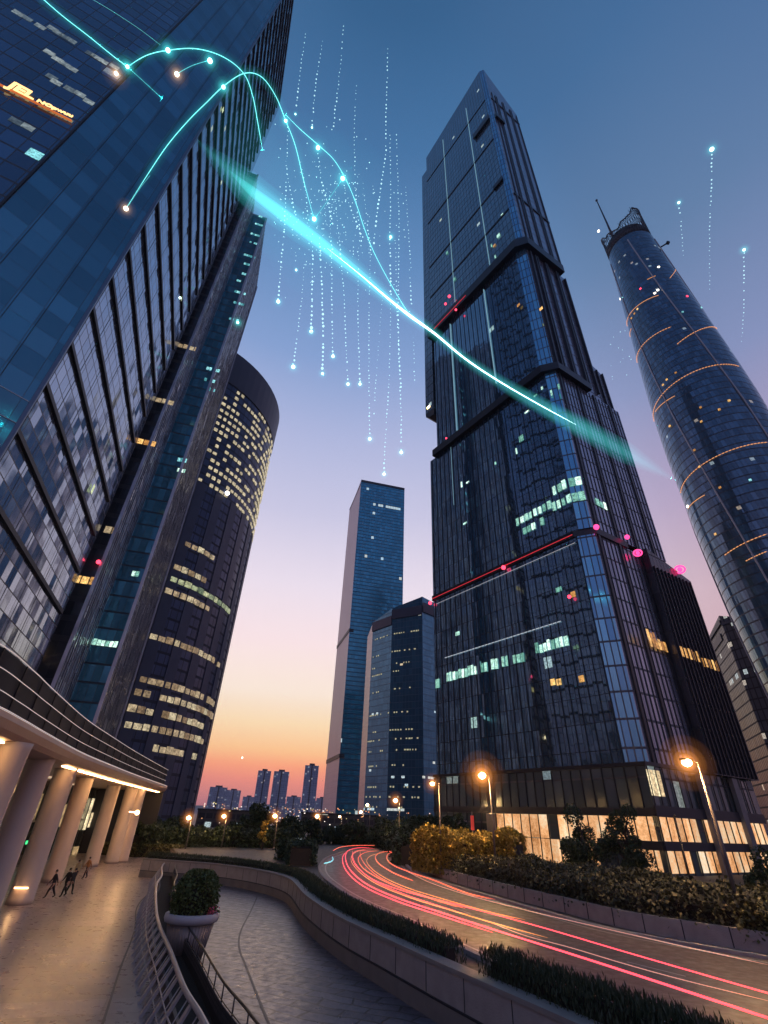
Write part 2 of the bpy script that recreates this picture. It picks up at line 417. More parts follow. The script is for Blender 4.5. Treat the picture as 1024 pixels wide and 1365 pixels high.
# ================================================================ GROUND, TERRACE, ROAD
def ground_mat(name, ca, cb, rough, kind):
    m, N = mat(name); pos = N.n('ShaderNodeNewGeometry').outputs['Position']
    n1 = N.noise(pos, .12, 4); n2 = N.noise(pos, 2.2, 5, .65); 
    c = N.mix(n1, g4(ca), g4(cb))
    c = N.mix(N.m('MULTIPLY', n2, .55), c, tuple(x*.55 for x in ca)+(1,))
    br = None
    if kind in ('tile', 'court'):
        mp = N.n('ShaderNodeMapping'); N.link(pos, mp.inputs[0]); mp.inputs['Rotation'].default_value = (0, 0, R(-17 if kind == 'tile' else 24))
        b = N.n('ShaderNodeTexBrick'); N.link(mp.outputs[0], b.inputs[0])
        if kind == 'court':
            wv = N.vm('ADD', mp.outputs[0], N.vm('SCALE', N.noise(pos, .35, 2, .5, True))); wv.node.inputs[1].links[0].from_node.inputs['Scale'].default_value = 1.1
            N.link(wv, b.inputs[0])
        b.inputs['Scale'].default_value = 1.0; b.inputs['Brick Width'].default_value = 3.6 if kind == 'tile' else 1.9; b.inputs['Row Height'].default_value = 1.8 if kind == 'tile' else .75
        b.inputs['Mortar Size'].default_value = .035 if kind == 'tile' else .05; b.inputs['Color1'].default_value = (.72, .72, .72, 1); b.inputs['Color2'].default_value = (1.1, 1.1, 1.1, 1) if kind == 'tile' else (1.25, 1.25, 1.25, 1)
        b.inputs['Mortar'].default_value = (.5, .48, .48, 1) if kind == 'tile' else (.12, .12, .12, 1)
        mx = N.n('ShaderNodeMix', data_type='RGBA', blend_type='MULTIPLY'); mx.inputs[0].default_value = 1
        N.link(c, mx.inputs[6]); N.link(b.outputs[0], mx.inputs[7]); c = mx.outputs[2]; br = b.outputs[1]
    mr = N.n('ShaderNodeMapRange'); N.link(n2, mr.inputs[0]); mr.inputs[1].default_value = .3; mr.inputs[2].default_value = .75; mr.inputs[3].default_value = rough[0]; mr.inputs[4].default_value = rough[1]
    bs = principled(N, Base_Color=c, Roughness=mr.outputs[0])
    bp = N.n('ShaderNodeBump'); bp.inputs['Strength'].default_value = .015 if kind == 'tile' else .3; bp.inputs['Distance'].default_value = .02 if kind != 'court' else .05
    hgt = N.noise(pos, 1.1 if kind == 'court' else .8, 4, .6)
    if br is not None: hgt = N.m('SUBTRACT', hgt, N.m('MULTIPLY', br, .8))
    N.link(hgt, bp.inputs['Height']); N.link(bp.outputs[0], bs.inputs['Normal'])
    return m
M_['ground'] = ground_mat('earth', (.05, .045, .04), (.08, .07, .06), (.7, .95), 'plain')
M_['terrace'] = ground_mat('terrace_paving', (.045, .04, .035), (.07, .06, .05), (.5, .8), 'plain')
M_['plaza'] = ground_mat('plaza_tiles', (.31, .255, .25), (.38, .31, .30), (.24, .38), 'tile')
M_['court'] = ground_mat('court_slate', (.085, .08, .105), (.15, .14, .165), (.25, .5), 'court')
M_['asphalt'] = ground_mat('asphalt', (.17, .125, .105), (.22, .165, .14), (.30, .6), 'plain')

struct(fill('ground', [(-3000, -400), (3000, -400), (3000, 3000), (-3000, 3000)], -0.05, M_['ground']))
wall_pts = [(-24.5, 64.5), (-20.5, 63.2), (-15.9, 61.6), (-10.9, 57.6), (-6.9, 51.5), (-4.1, 41), (-1.5, 33.4), (.9, 28.2), (2.9, 24.0), (4.9, 20.0), (6.9, 16.0), (9.2, 11.5), (12, 5), (14, -6)]
WP = resample(spline([(x, y, 0) for x, y in wall_pts], 10), .5)
plaza_poly = [(-90, -30), (-1.0, -30), (-1.0, 12), (-3.2, 18), (-5.6, 22.5), (-8.0, 27), (-10.6, 32.1), (-12.9, 37.5), (-16.2, 46.7), (-18.4, 53.7), (-21.6, 62), (-25, 76), (-30, 95), (-90, 97)]
struct(fill('plaza', plaza_poly, 0.0, M_['plaza']))
court_poly = [(-1.0, -30), (14.5, -30)] + [(p.x, p.y) for p in reversed(WP)] + [(-24, 69), (-21.6, 62), (-18.4, 53.7), (-16.2, 46.7), (-12.9, 37.5), (-10.6, 32.1), (-8.0, 27), (-5.6, 22.5), (-3.2, 18), (-1.0, 12)]
struct(fill('courtyard', court_poly, -0.006, M_['court']))
# upper terrace carrying road, hedges and tower
off = offset(WP, -.0)
terr = [(p.x, p.y) for p in offset(WP, .28)] + [(1400, -6), (1400, 2600), (-1400, 2600), (-1400, 112), (-40, 112), (-33, 96), (-27, 82)]
struct(fill('terrace', terr, 1.22, M_['terrace']))
mb = MB(); ed = [Vector((x, y, 0)) for x, y in ((-24.7, 64.8), (-27, 82), (-33, 96), (-40, 112), (-200, 112))]; wall_along(mb, ed, -.3, 0, -.1, 1.22)
tag(mb.build('terrace_edge_wall', M_['concrete']), 'low concrete edge of the upper terrace beyond the far end of the plaza', 'wall')
# plaza and court joints
def strip(name, pts, w, z, m, label=None):
    mb = MB(); P = resample(spline([(x, y, z) for x, y in pts], 8), .6); ribbon(mb, offset(P, -w/2), offset(P, w/2)); o = mb.build(name, m)
    for p in o.data.polygons:
        if p.normal.z < 0: o.data.flip_normals(); break
    return o
struct(strip('drain_slot', [(-22, 68.9), (-17.9, 48.9), (-13.7, 37.5), (-11.0, 29.5), (-8.6, 22.7), (-6, 15)], .09, .005, M_['black']))
struct(strip('drain_slot', [(-9.6, 53.3), (-8.6, 46), (-7.7, 38.9), (-6.8, 34.5), (-5.5, 30.4), (-3.2, 23.4), (-1, 17)], .10, .003, M_['black']))
# road
RL = [(26, -2), (15.5, 9), (9.7, 17.5), (5.1, 27), (2.5, 34.8), (-.3, 42.0), (-2.2, 48.5), (-4.6, 60), (-5.7, 73), (-5.4, 88), (-1.5, 108), (14, 124), (44, 136), (90, 146)]
RR = [(40, 9), (29, 18.5), (20.5, 27.2), (14.1, 34.2), (11.3, 41.6), (8.9, 49.2), (6.7, 57), (5.3, 65), (4.7, 75), (5.0, 86), (8.5, 98), (20, 109), (48, 119), (90, 127)]
def pair(a, b, z, n=10): return spline([(x, y, z) for x, y in a], n), spline([(x, y, z) for x, y in b], n)
A_, B_ = pair(RL, RR, 1.26)
mb = MB(); ribbon(mb, A_, B_); road = mb.build('road', M_['asphalt']); 
if road.data.polygons[5].normal.z < 0: road.data.flip_normals()
struct(road)
def lane(t, z, n=10):
    return spline([(a[0]*(1-t)+b[0]*t, a[1]*(1-t)+b[1]*t, z) for a, b in zip(RL, RR)], n)
M_['paint'] = simple('road_paint', (.55, .5, .46), .6, 0, .35, 3)
def road_line(t, w, dash=None):
    P = resample(lane(t, 1.266), .5); mb = MB()
    if dash:
        i = 0
        while i+dash[0] < len(P):
            s = P[i:i+dash[0]]; ribbon(mb, offset(s, w/2), offset(s, -w/2)); i += dash[0]+dash[1]
    else: ribbon(mb, offset(P, w/2), offset(P, -w/2))
    o = mb.build('road_marking', M_['paint'])
    if o.data.polygons[0].normal.z < 0: o.data.flip_normals()
    struct(o)
road_line(.955, .14); road_line(.05, .14); road_line(.5, .12, (6, 9))
# kerb with a low concrete wall on the far side
KP = resample([Vector((p.x, p.y, 0)) for p in B_[14:]], .6)
mb = MB(); wall_along(mb, resample([Vector((p.x, p.y, 0)) for p in B_], .6), -.35, -.02, 1.2, 1.40); struct(mb.build('kerb', M_['concrete']))
mb = MB(); wall_along(mb, resample([Vector((p.x, p.y, 0)) for p in A_], .6), .02, .30, 1.2, 1.38); struct(mb.build('kerb', M_['concrete']))
# bank rising behind the low wall
bk = resample([Vector((p.x, p.y, 0)) for p in B_], 1.5)
mb = MB(); e0 = [Vector((p.x, p.y, 1.9)) for p in offset(bk, -2.2)]; e1 = [Vector((p.x, p.y, 2.9)) for p in offset(bk, -7)]
ribbon(mb, e0, e1); o = mb.build('bank', M_['ground'])
if o.data.polygons[0].normal.z < 0: o.data.flip_normals()
struct(o)
lw = resample([Vector((p.x, p.y, 0)) for p in B_], .6)
t = thing('low_wall', (14, 36, 1.25), 'low weathered concrete block wall along the far side of the road', 'wall')
mb = MB(); wall_along(mb, offset(lw, -1.9), -.35, 0, 1.2, 2.05); mb.build('wall', M_['concrete'], t)
mb = MB()
q = offset(lw, -1.9)
for i in range(0, len(q)-1, 4):
    a, b = q[i], q[i+1]; d = (b-a).normalized(); mb.box((a.x-d.y*.012, a.y+d.x*.012, 1.66), (.05, .03, .82), math.atan2(d.y, d.x))
mb.build('joint', M_['black'], t)
# retaining wall of the sunken court
t = thing('retaining_wall', (-4, 41, 0), 'long curving pale stone retaining wall beside the sunken slate court', 'wall')
mb = MB(); wall_along(mb, WP, .0, .55, -.1, 1.48); mb.build('wall_face', M_['concrete'], t)
mb = MB(); wall_along(mb, WP, -.05, .62, 1.482, 1.62); mb.build('coping', simple('coping_stone', (.27, .24, .22), .6, 0, .25, 1), t)
mb = MB(); wall_along(mb, WP, -.10, -.004, -.05, .55); mb.build('plinth', simple('plinth_stone', (.20, .18, .165), .7, 0, .3, 1.2, .3), t)
mb = MB(); wall_along(mb, WP, -.105, -.003, .552, .60); mb.build('shadow_joint', M_['black'], t)
mb = MB()
for i in range(2, len(WP)-1, 5):
    a, b = WP[i], WP[i+1]; d = (b-a).normalized(); mb.box((a.x+d.y*.004, a.y-d.x*.004, 1.04), (.03, .02, .86), math.atan2(d.y, d.x))
mb.build('panel_joint', M_['black'], t)

# ================================================================ MAIN TOWER
A, B, C = pol(6.8, 117.5), pol(27, 88), pol(34.3, 112)
eL = (B-A).normalized(); eR = (C-B).normalized(); nL = Vector((eL.y, -eL.x, 0)); nR = Vector((eR.y, -eR.x, 0)); W_L = (B-A).length; W_R = (C-B).length
D = A + (C-B)
M_['mt_left'] = facade('tower_curtain_wall', (.19, .33, .43), 1.85, 4.15, .09, .10, (.012, .015, .022), 1.6, .005, .03, lit=.008, litcol=(.6, .95, .85), litk=.6, litrow=.03, pv=.25, lw=.5, metal=.85)
M_['mt_up'] = facade('upper_curtain_wall', (.17, .26, .32), 1.55, 4.15, .14, .35, (.03, .042, .052), 1.6, .008, .16, lit=.003, litcol=(.8, .9, .6), litk=.7, pv=.25, lw=.4, metal=.7)
M_['mt_right'] = facade('right_curtain_wall', (.36, .38, .45), 1.1, 4.15, .10, .4, (.09, .09, .105), 1.6, .012, .2, lit=.002, litk=.5, pv=.35, metal=.7)
M_['mt_blue'] = facade('blue_corner_glass', (.16, .40, .62), 1.1, 4.15, .2, .35, (.012, .02, .04), 1.8, .03, .05, pv=.7, metal=.7)
M_['mt_dark'] = facade('dark_wing_glass', (.07, .07, .08), 1.2, 4.15, .14, .4, (.016, .016, .02), 1.6, .02, .2, pv=.5, metal=.5)
base = Vector((A+B+C+D)/4)
MT = thing('glass_skyscraper', (B.x, B.y, 1.2), 'tallest dark glass skyscraper with stepped blocks, red-lit ledges and a cyan beam crossing it', 'skyscraper')
def block(name, z0, z1, sL, cut, sR, inset=0.0, tops=None, mats=None):
    """plan: left end sL on the left face, chamfered near corner (cut metres), right end sR on the right face"""
    a = A + eL*sL - nL*inset; b1 = B - eL*cut - nL*inset; b2 = B + eR*cut*.62 - nR*inset; c = B + eR*sR - nR*inset; dd = c + (A + eL*sL - B)
    mb = MB(); poly = [a, b1, b2, c, dd]; tops_ = tops or [z1]*5
    n = 5; u = 0
    for i in range(n):
        p, q = poly[i], poly[(i+1) % n]; L = (q-p).length; mi = (0, 1, 2, 0, 0)[i]
        mb.face([(p.x, p.y, z0), (q.x, q.y, z0), (q.x, q.y, tops_[(i+1) % n]), (p.x, p.y, tops_[i])], [(u, z0), (u+L, z0), (u+L, tops_[(i+1) % n]), (u, tops_[i])], mi); u += L
    mb.face([(p.x, p.y, t_) for p, t_ in zip(poly, tops_)], mi=3); mb.face([(p.x, p.y, z0) for p in reversed(poly)], mi=3)
    return mb.build(name, mats or [M_['mt_left'], M_['mt_blue'], M_['mt_right'], M_['black']], MT)
up = [M_['mt_up'], M_['mt_blue'], M_['mt_right'], M_['black']]
block('lower_block', 14.2, 54.6, 0, 2.7, 26.5)
block('middle_block', 56.0, 101.5, 0, 2.2, 26.5)
block('recessed_block', 102.5, 160.2, 2.8, 3.4, 20.5, .6)
block('crown_block', 164.3, 320, 1.8, 2.0, 20.5, .2, [320, 330, 329, 303, 300], up)
# shadow gaps between the blocks and the protruding ledges
def ledge(name, z0, z1, sL, cut, sR, out, m):
    a = A + eL*sL + nL*out; b1 = B - eL*cut + nL*out; b2 = B + eR*cut*.62 + nR*out; c = B + eR*sR + nR*out; dd = c + (A-B)
    mb = MB(); mb.prism([a, b1, b2, c, dd], z0, z1); return mb.build(name, m, MT)
M_['ledge'] = simple('dark_ledge_panel', (.028, .028, .036), .4, .2)
ledge('ledge', 160.21, 164.29, 1.2, 2.2, 18.5, 1.1, M_['ledge'])
ledge('ledge', 101.51, 103.9, 2.4, 2.2, 14, 1.2, M_['ledge'])
ledge('ledge', 54.61, 55.99, -.1, 3.2, 12, .35, M_['ledge'])
mb = MB(); mb.wallbox(A, B, 35, W_L-1.6, 265.5, 269.5, .1, .9); mb.build('ledge', M_['ledge'], MT)
mb = MB(); mb.wallbox(B, C, 1.3, 6.5, 265.5, 269.5, -.1, .9); mb.build('ledge', M_['ledge'], MT)
mb = MB(); mb.wallbox(A, B, 40, W_L-1.6, 207.5, 209.5, .1, .6); mb.build('ledge', M_['ledge'], MT)
# panel seams across the upper block
for z in (290, 246, 208, 186): mb = MB(); mb.wallbox(A, B, 1.9, W_L-2.2, z, z+.9, -.19, .0); mb.build('panel_seam', M_['black'], MT)
for z in (290, 196): mb = MB(); mb.wallbox(B, C, 2, 20.4, z, z+.9, -.19, .12); mb.build('panel_seam', M_['black'], MT)
# vertical mullion fins
mb = MB(); s = .8
while s < W_L-2.8: mb.wallbox(A, B, s, s+.09, 14.3, 54.5, 0, .18); s += 1.85
mb.build('mullion_fins', M_['dark_metal'], MT)
mb = MB(); s = .8
while s < W_L-3.0: mb.wallbox(A, B, s, s+.09, 56.1, 101.4, 0, .18); s += 1.85
mb.build('mullion_fins', M_['dark_metal'], MT)
mb = MB(); s = 3.6
while s < W_L-4: mb.wallbox(A, B, s, s+.10, 104.0, 160.1, -.6, -.42); s += 1.85
mb.build('mullion_fins', M_['dark_metal'], MT)
mb = MB()
for z0, z1 in ((14.3, 54.5), (56.1, 101.4)):
    s = 2.4; k = 0
    while s < 26.2:
        big = (k % 5 == 0); mb.wallbox(B, C, s, s+(.55 if big else .12), z0, z1, 0, .32 if big else .14); s += 1.3; k += 1
mb.build('mullion_fins', M_['dark_metal'], MT)
mb = MB()
for z0, z1 in ((104.7, 158.9), (165.6, 300)):
    for s in (3.0, 5.2, 6.1, 9.8, 10.6, 14.9, 15.8, 19.4): mb.wallbox(B, C, s, s+.45, z0, z1, -.6 if z0 < 160 else -.2, .15)
mb.build('groove_fins', M_['ledge'], MT)
# slab clinging to the tower's left flank, lamp in its underside
mb = MB(); mb.wallbox(A, B, -2.6, 1.6, 124, 306, -12, -.6); mb.build('side_slab', [M_['mt_up']], MT)
mb = MB(); P = [(-2.6, 124), (1.6, 124), (1.6, 121.2), (-1.2, 121.8), (-2.4, 122.8)]
a_ = [A + eL*s_ - nL*.6 + Vector((0, 0, z_)) for s_, z_ in P]; b_ = [p - nL*11.4 for p in a_]
mb.face(list(reversed(a_))); mb.face(b_)
for i in range(5): j = (i+1) % 5; mb.face([a_[i], a_[j], b_[j], b_[i]])
mb.build('slab_foot', M_['ledge'], MT)
mb = MB(); mb.wallbox(A, B, -1.7, -.4, 126.2, 127.0, -.6, -.45); mb.build('slab_lamp', M_['warm'], MT)
# lower block standing behind the right flank, and dark wing in front of it
c0 = B + eR*16; mb = MB(); q0 = B + eR*20.6 - nR*1.5; q1 = B + eR*27.6 - nR*1.5
mb.prism([q0, q1, q1 - nR*22, q0 - nR*22], 102, 121, tops=[121, 118, 118, 121]); mb.build('rear_block', [M_['mt_right']], MT)
mb = MB()
for s in (21.5, 24.0, 26.6): mb.wallbox(B, C, s, s+.4, 102, 118.2, -1.5, -1.0)
mb.build('groove_fins', M_['ledge'], MT)
mb = MB(); q0 = B + eR*16.4 + nR*1.6; q1 = B + eR*31.0 + nR*1.6
mb.prism([q0, q1, q1 - nR*10, q0 - nR*10], 14.2, 54, tops=[55.5, 52, 52, 55.5]); mb.build('dark_wing', [M_['mt_dark']], MT)
mb = MB(); s = 17
while s < 30.8: mb.wallbox(B, C, s, s+.12, 14.3, 51.5, 1.6, 1.9); s += 1.3
mb.build('mullion_fins', M_['dark_metal'], MT)
# LED lines on the left face
for (p0, p1, zz) in (((590, 175), (606, 410), -.1), ((622, 145), (655, 380), -.1)):
    s0 = onp(*p0, A, B)[0]; s1 = onp(*p1, A, B)[0]; sm_ = (s0+s1)/2
    mb = MB(); mb.wallbox(A, B, sm_, sm_+.16, 166, 312 if sm_ < 20 else 310, -.19, .05); mb.build('led_line', M_['led'], MT)
for s_, z0, z1 in ((12.0, 106, 158), (28.7, 112, 158), (9.4, 80, 101)):
    mb = MB(); mb.wallbox(A, B, s_, s_+.16, z0, z1, -.6 if z0 > 102 else 0, .02 if z0 < 102 else -.2); mb.build('led_line', M_['led'], MT)
# lit window bays
def panes(parent, P0, P1, lst, m, out=.05, name='lit_window', frame=.12):
    for s, z, w, h in lst:
        mb = MB(); mb.wallbox(P0, P1, s, s+w, z, z+h, out-.04, out); mb.build(name, m, parent)
rnd = random.Random(3)
def run(s0, s1, z, h, step, fill_=.8, jit=.3):
    out = []; s = s0
    while s < s1:
        if rnd.random() < fill_:
            out.append((s+.1, z + rnd.uniform(0, .15), step*rnd.uniform(.55, .88), h*rnd.uniform(.75, 1.0)))
        s += step
    return out
lst = [(.4, 32.6, 1.3, 2.0)] + run(4.2, 26.5, 33.4, 2.1, 1.0, .9) + run(30.0, 37.6, 34.2, 2.0, .95, .95)
panes(MT, A, B, lst, M_['lit_green'], .18)
panes(MT, A, B, run(29.5, 39.5, 63.6, 2.1, 1.25, .9) + run(31, 36, 60.6, 1.9, 1.2, .6), M_['lit_green'], .18)
panes(MT, A, B, run(40.2, 43.8, 66.3, 2.4, 1.2, .95) + run(39.4, 43.8, 62.6, 2.2, 1.2, .95), M_['lit_green'], .18)
b1 = B - eL*2.2; b2 = B + eR*2.2*.62
panes(MT, b1, b2, [(.2, 62.6, 1.2, 2.0), (1.5, 62.5, 1.2, 2.2), (.2, 66.4, 1.2, 2.1), (1.5, 66.4, 1.2, 2.1)], M_['lit_green'], .12)
panes(MT, B, C, run(2.0, 8.5, 62.4, 1.9, 1.3, .8), M_['lit_green'], .18)
panes(MT, B, C, run(7.5, 9.8, 34.2, 2.0, .9, .9) + run(17.5, 23.2, 33.2, 2.1, .9, .95) + run(24.4, 30.5, 32.6, 2.1, .9, .9), M_['lit_orange'], 1.72)
panes(MT, B, C, run(10.0, 14.8, 33.8, 2.0, .9, .8), M_['lit_orange'], .5)
lst = []
for px, py in ((608, 848), (618, 700), (742, 790), (693, 590), (688, 606), (700, 552), (712, 530), (722, 520), (735, 528), (745, 520), (615, 650), (622, 645), (660, 620), (640, 560), (660, 345), (595, 340), (605, 375), (668, 288), (655, 330), (663, 318)):
    s, z = onp(px, py, A, B); lst.append((s, z, rnd.choice([.5, 1.0, 1.3]), rnd.choice([.5, .9, 1.8])))
panes(MT, A, B, lst, M_['lit_green'], .12, 'lit_window')
lst = []
for px, py in ((735, 914), (743, 914), (773, 910), (762, 797), (658, 330), (690, 410), (720, 415)):
    s, z = onp(px, py, A, B); lst.append((s, z, 1.0, 1.1))
panes(MT, A, B, lst, M_['lit_orange'], .12)
mb = MB(); [mb.wallbox(A, B, s_, s_+.8, 38.9, 39.05, .2, .26) for s_ in [4+i*1.0 for i in range(33)]]; mb.build('white_light_line', emit('thin_white_line', (.85, .95, 1), .45), MT)
mb = MB(); mb.wallbox(A, B, 1.5, 43, 53.3, 53.4, .2, .26); mb.build('white_light_line', emit('faint_white_line', (.8, .8, .85), .35), MT)
mb = MB(); mb.wallbox(A, B, 0, W_L-3.4, 55.1, 55.25, .36, .45); mb.build('red_light_line', M_['red_dim'], MT)
mb = MB(); mb.wallbox(A, B, 5, 22, 161.6, 161.9, 1.11, 1.2); mb.build('red_light_line', M_['red_dim'], MT)
for px, py, r in ((577, 805, .45), (675, 758, .5), (763, 797, .35), (603, 398, .55), (598, 408, .45), (612, 416, .4), (598, 586, .3)):
    s, z = onp(px, py, A, B); p = A + eL*s + nL*(.9 if z < 150 else 1.5) + Vector((0, 0, z)); mb = MB(); mb.sphere(p, r, 10, 6); mb.build('red_beacon', M_['red'], MT)
for px, py, r in ((788, 706, .55), (829, 719, .5), (843, 740, .75), (893, 764, .95)):
    s, z = onp(px, py, B, C); p = B + eR*s + nR*(1.2 if s < 16 else 2.2) + Vector((0, 0, z)); mb = MB()
    if r > .6:
        d = (EYE - p).normalized(); x = d.cross(Vector((0, 0, 1))).normalized(); y = x.cross(d)
        mb.tube([p + (x*math.cos(a*.3142)+y*math.sin(a*.3142)*.8)*r for a in range(20)], r*.2, 6, True); mb.sphere(p, r*.55, 10, 6)
    else: mb.sphere(p, r, 10, 6)
    mb.build('pink_beacon', M_['pink'], MT)
# podium
M_['pod'] = facade('podium_glass', (.12, .15, .15), 1.9, 6.3, .12, .3, (.03, .03, .035), 1.8, .05, .12, lit=.07, litcol=(.7, .8, .6), litk=.25, pv=.9, lw=.95, metal=.5)
a = A + nL*.5 - eL*.3; b = B + (nL+nR)*.5; c = B + eR*30.5 + nR*.5; d = c + (A-B)
mb = MB(); mb.prism([a, b, c, d], 1.2, 14.19); mb.build('podium', M_['pod'], MT)
mb = MB(); mb.wallbox(a, b, 0, (b-a).length, 7.9, 8.9, .0, .35); mb.wallbox(b, c, -.3, 30.6, 7.9, 9.2, 0, .35); mb.wallbox(b, c, 0, 30.6, 4.0, 5.0, 0, .3); mb.wallbox(a, b, W_L-9, (b-a).length, 4.0, 5.0, 0, .3)
mb.wallbox(a, b, 0, (b-a).length, 14.2, 14.7, -.4, .4); mb.wallbox(b, c, -.4, 30.6, 14.2, 14.7, -.4, .4); mb.build('floor_edge', M_['ledge'], MT)
def bays(P0, P1, s0, s1, z0, z1, step, skip=()):
    k = 0; s = s0
    while s < s1-.2:
        if k not in skip:
            mb = MB(); mb.wallbox(P0, P1, s+.02, min(s+step, s1)-.02, z0, z1, .02, .08); mb.build('lit_window', M_['lobby'], MT)
        s += step; k += 1
bays(a, b, 17.2, W_L+.2, 4.6, 7.85, 1.9, (6,)); bays(a, b, 18.5, 37, 1.4, 4.5, 1.9, (0,))
bays(b, c, .2, 30, 5.05, 7.85, 1.9, (5,)); bays(b, c, .2, 29, 1.5, 3.95, 1.9, (3,)); bays(a, b, W_L-5, W_L+.2, 1.6, 3.95, 1.7)
panes(MT, b, c, [(-.1+i*.85, 10.4, .72, 3.3) for i in range(4)], M_['lit_warm'], .14)
mb = MB(); s = .0
while s < W_L+.5: mb.wallbox(a, b, s, s+.13, 1.25, 14.1, .08, .22); s += 1.9
s = .1
while s < 30.4: mb.wallbox(b, c, s, s+.13, 1.25, 14.1, .08, .22); s += 1.9
mb.build('mullion_fins', M_['dark_metal'], MT)
M_['pillar'] = simple('podium_pillar', (.16, .15, .15), .45)
for s in (12.5, 22.5): mb = MB(); mb.wallbox(b, c, s, s+1.5, 1.25, 14, .24, .9); mb.build('pillar', M_['pillar'], MT)
mb = MB(); mb.wallbox(a, b, 15.3, 17.2, 1.25, 7.8, .36, .8); mb.build('pillar', M_['pillar'], MT)
mb = MB(); mb.wallbox(a, b, 1.5, 12.5, 1.2, 6.6, 3, 7); place(mb, 'service_block', simple('grey_render', (.20, .18, .18), .8), A + eL*7 + nL*5, 'small plain grey block beside the red lamp mast at the foot of the tall tower', 'annex')

# ================================================================ LEFT GLASS TOWER (nearest, cut by the frame)
LB = pol(-45.9, 70); LF = pol(-34.5, 116); eB = (LF-LB).normalized(); nB = Vector((eB.y, -eB.x, 0))
Pn = LB + Vector((math.sin(R(38+180)), math.cos(R(38+180)), 0))*15.5
Pn2 = Pn + Vector((math.sin(R(62+180)), math.cos(R(62+180)), 0))*46
M_['l1a'] = facade('blue_tile_glass', (.065, .195, .265), 3.6, 4.1, .07, .06, (.012, .018, .03), 1.8, .02, .07, pv=.7, metal=.65)
M_['l1a2'] = facade('dark_left_glass', (.05, .11, .18), 3.0, 4.2, .16, .5, (.008, .012, .02), 1.7, .03, .08, lit=.008, litcol=(.7, .8, .75), litk=.25, litrow=.08, pv=.95, lw=.6, metal=.6)
M_['l1b'] = facade('gridded_glass', (.27, .34, .44), 2.1, 3.05, .13, .20, (.012, .014, .022), 1.8, .035, .10, lit=.0, pv=.25, metal=.8)
L1 = thing('curtain_wall_tower', (LB.x, LB.y, 0), 'huge near blue glass tower with a gridded side, cut off by the top edge', 'skyscraper')
HT = 332
mb = MB(); u = 0
far = lambda z: LF + eB*(-1.8 if z < 40 else 1.2 + max(0, min(1.6, (z-60)/120)))
levels = [-1, 60, 120, 180, 250, HT]
for z0, z1 in zip(levels, levels[1:]):
    f0, f1 = far(z0), far(z1); L0, L1_ = (f0-LB).length, (f1-LB).length
    mb.face([(LB.x, LB.y, z0), (f0.x, f0.y, z0), (f1.x, f1.y, z1), (LB.x, LB.y, z1)], [(0, z0), (L0, z0), (L1_, z1), (0, z1)], 2)
    bk0 = f0 - nB*60; bk1 = f1 - nB*60
    mb.face([(f0.x, f0.y, z0), (bk0.x, bk0.y, z0), (bk1.x, bk1.y, z1), (f1.x, f1.y, z1)], [(0, z0), (60, z0), (60, z1), (0, z1)], 2)
    L = (LB-Pn).length
    mb.face([(Pn.x, Pn.y, z0), (LB.x, LB.y, z0), (LB.x, LB.y, z1), (Pn.x, Pn.y, z1)], [(0, z0), (L, z0), (L, z1), (0, z1)], 0)
    L = (Pn-Pn2).length
    mb.face([(Pn2.x, Pn2.y, z0), (Pn.x, Pn.y, z0), (Pn.x, Pn.y, z1), (Pn2.x, Pn2.y, z1)], [(0, z0), (L, z0), (L, z1), (0, z1)], 1)
f1 = far(HT); mb.face([(LB.x, LB.y, HT), tuple(f1), tuple(f1-nB*60), tuple(Pn2), tuple(Pn)] if False else [(LB.x, LB.y, HT), (f1.x, f1.y, HT), ((f1-nB*60).x, (f1-nB*60).y, HT), (Pn2.x, Pn2.y, HT), (Pn.x, Pn.y, HT)], mi=3)
mb.build('tower_body', [M_['l1a'], M_['l1a2'], M_['l1b'], M_['black']], L1)
LW = (LF-LB).length
mb = MB(); z = 39.0
while z < 330: mb.wallbox(LB, LF, .1, LW-1.4, z, z+.75, 0.0, .45); z += 9.2
mb.build('floor_band', M_['black'], L1)
mb = MB(); s = 1.2
while s < LW-2: mb.wallbox(LB, LF, s, s+.07, 25, 331, .0, .04); s += 6.3
mb.build('mullion_fins', M_['dark_metal'], L1)
mb = MB(); mb.wallbox(LB, LF, -.18, .1, 0, HT, -.05, .5); mb.build('corner_trim', simple('corner_trim_metal', (.12, .16, .22), .35, .5), L1)
# projecting vertical ribs on the curved left front, white joints
mb = MB()
for s in (3.9, 7.5, 11.1): mb.wallbox(Pn, LB, s, s+.10, 20, HT, 0, .14)
mb.wallbox(Pn2, Pn, (Pn-Pn2).length-.3, (Pn-Pn2).length, 20, HT, 0, .35); mb.build('vertical_rib', M_['black'], L1)
mb = MB()
for s0, s1, z in ((8.0, 15.4, 49.3), (11.6, 15.4, 53.3), (4.2, 7.4, 45.2), (11.2, 15.2, 45.3)): mb.wallbox(Pn, LB, s0, s1, z, z+.10, 0, .06)
mb.build('white_joint', simple('white_joint_strip', (.6, .6, .65), .4), L1)
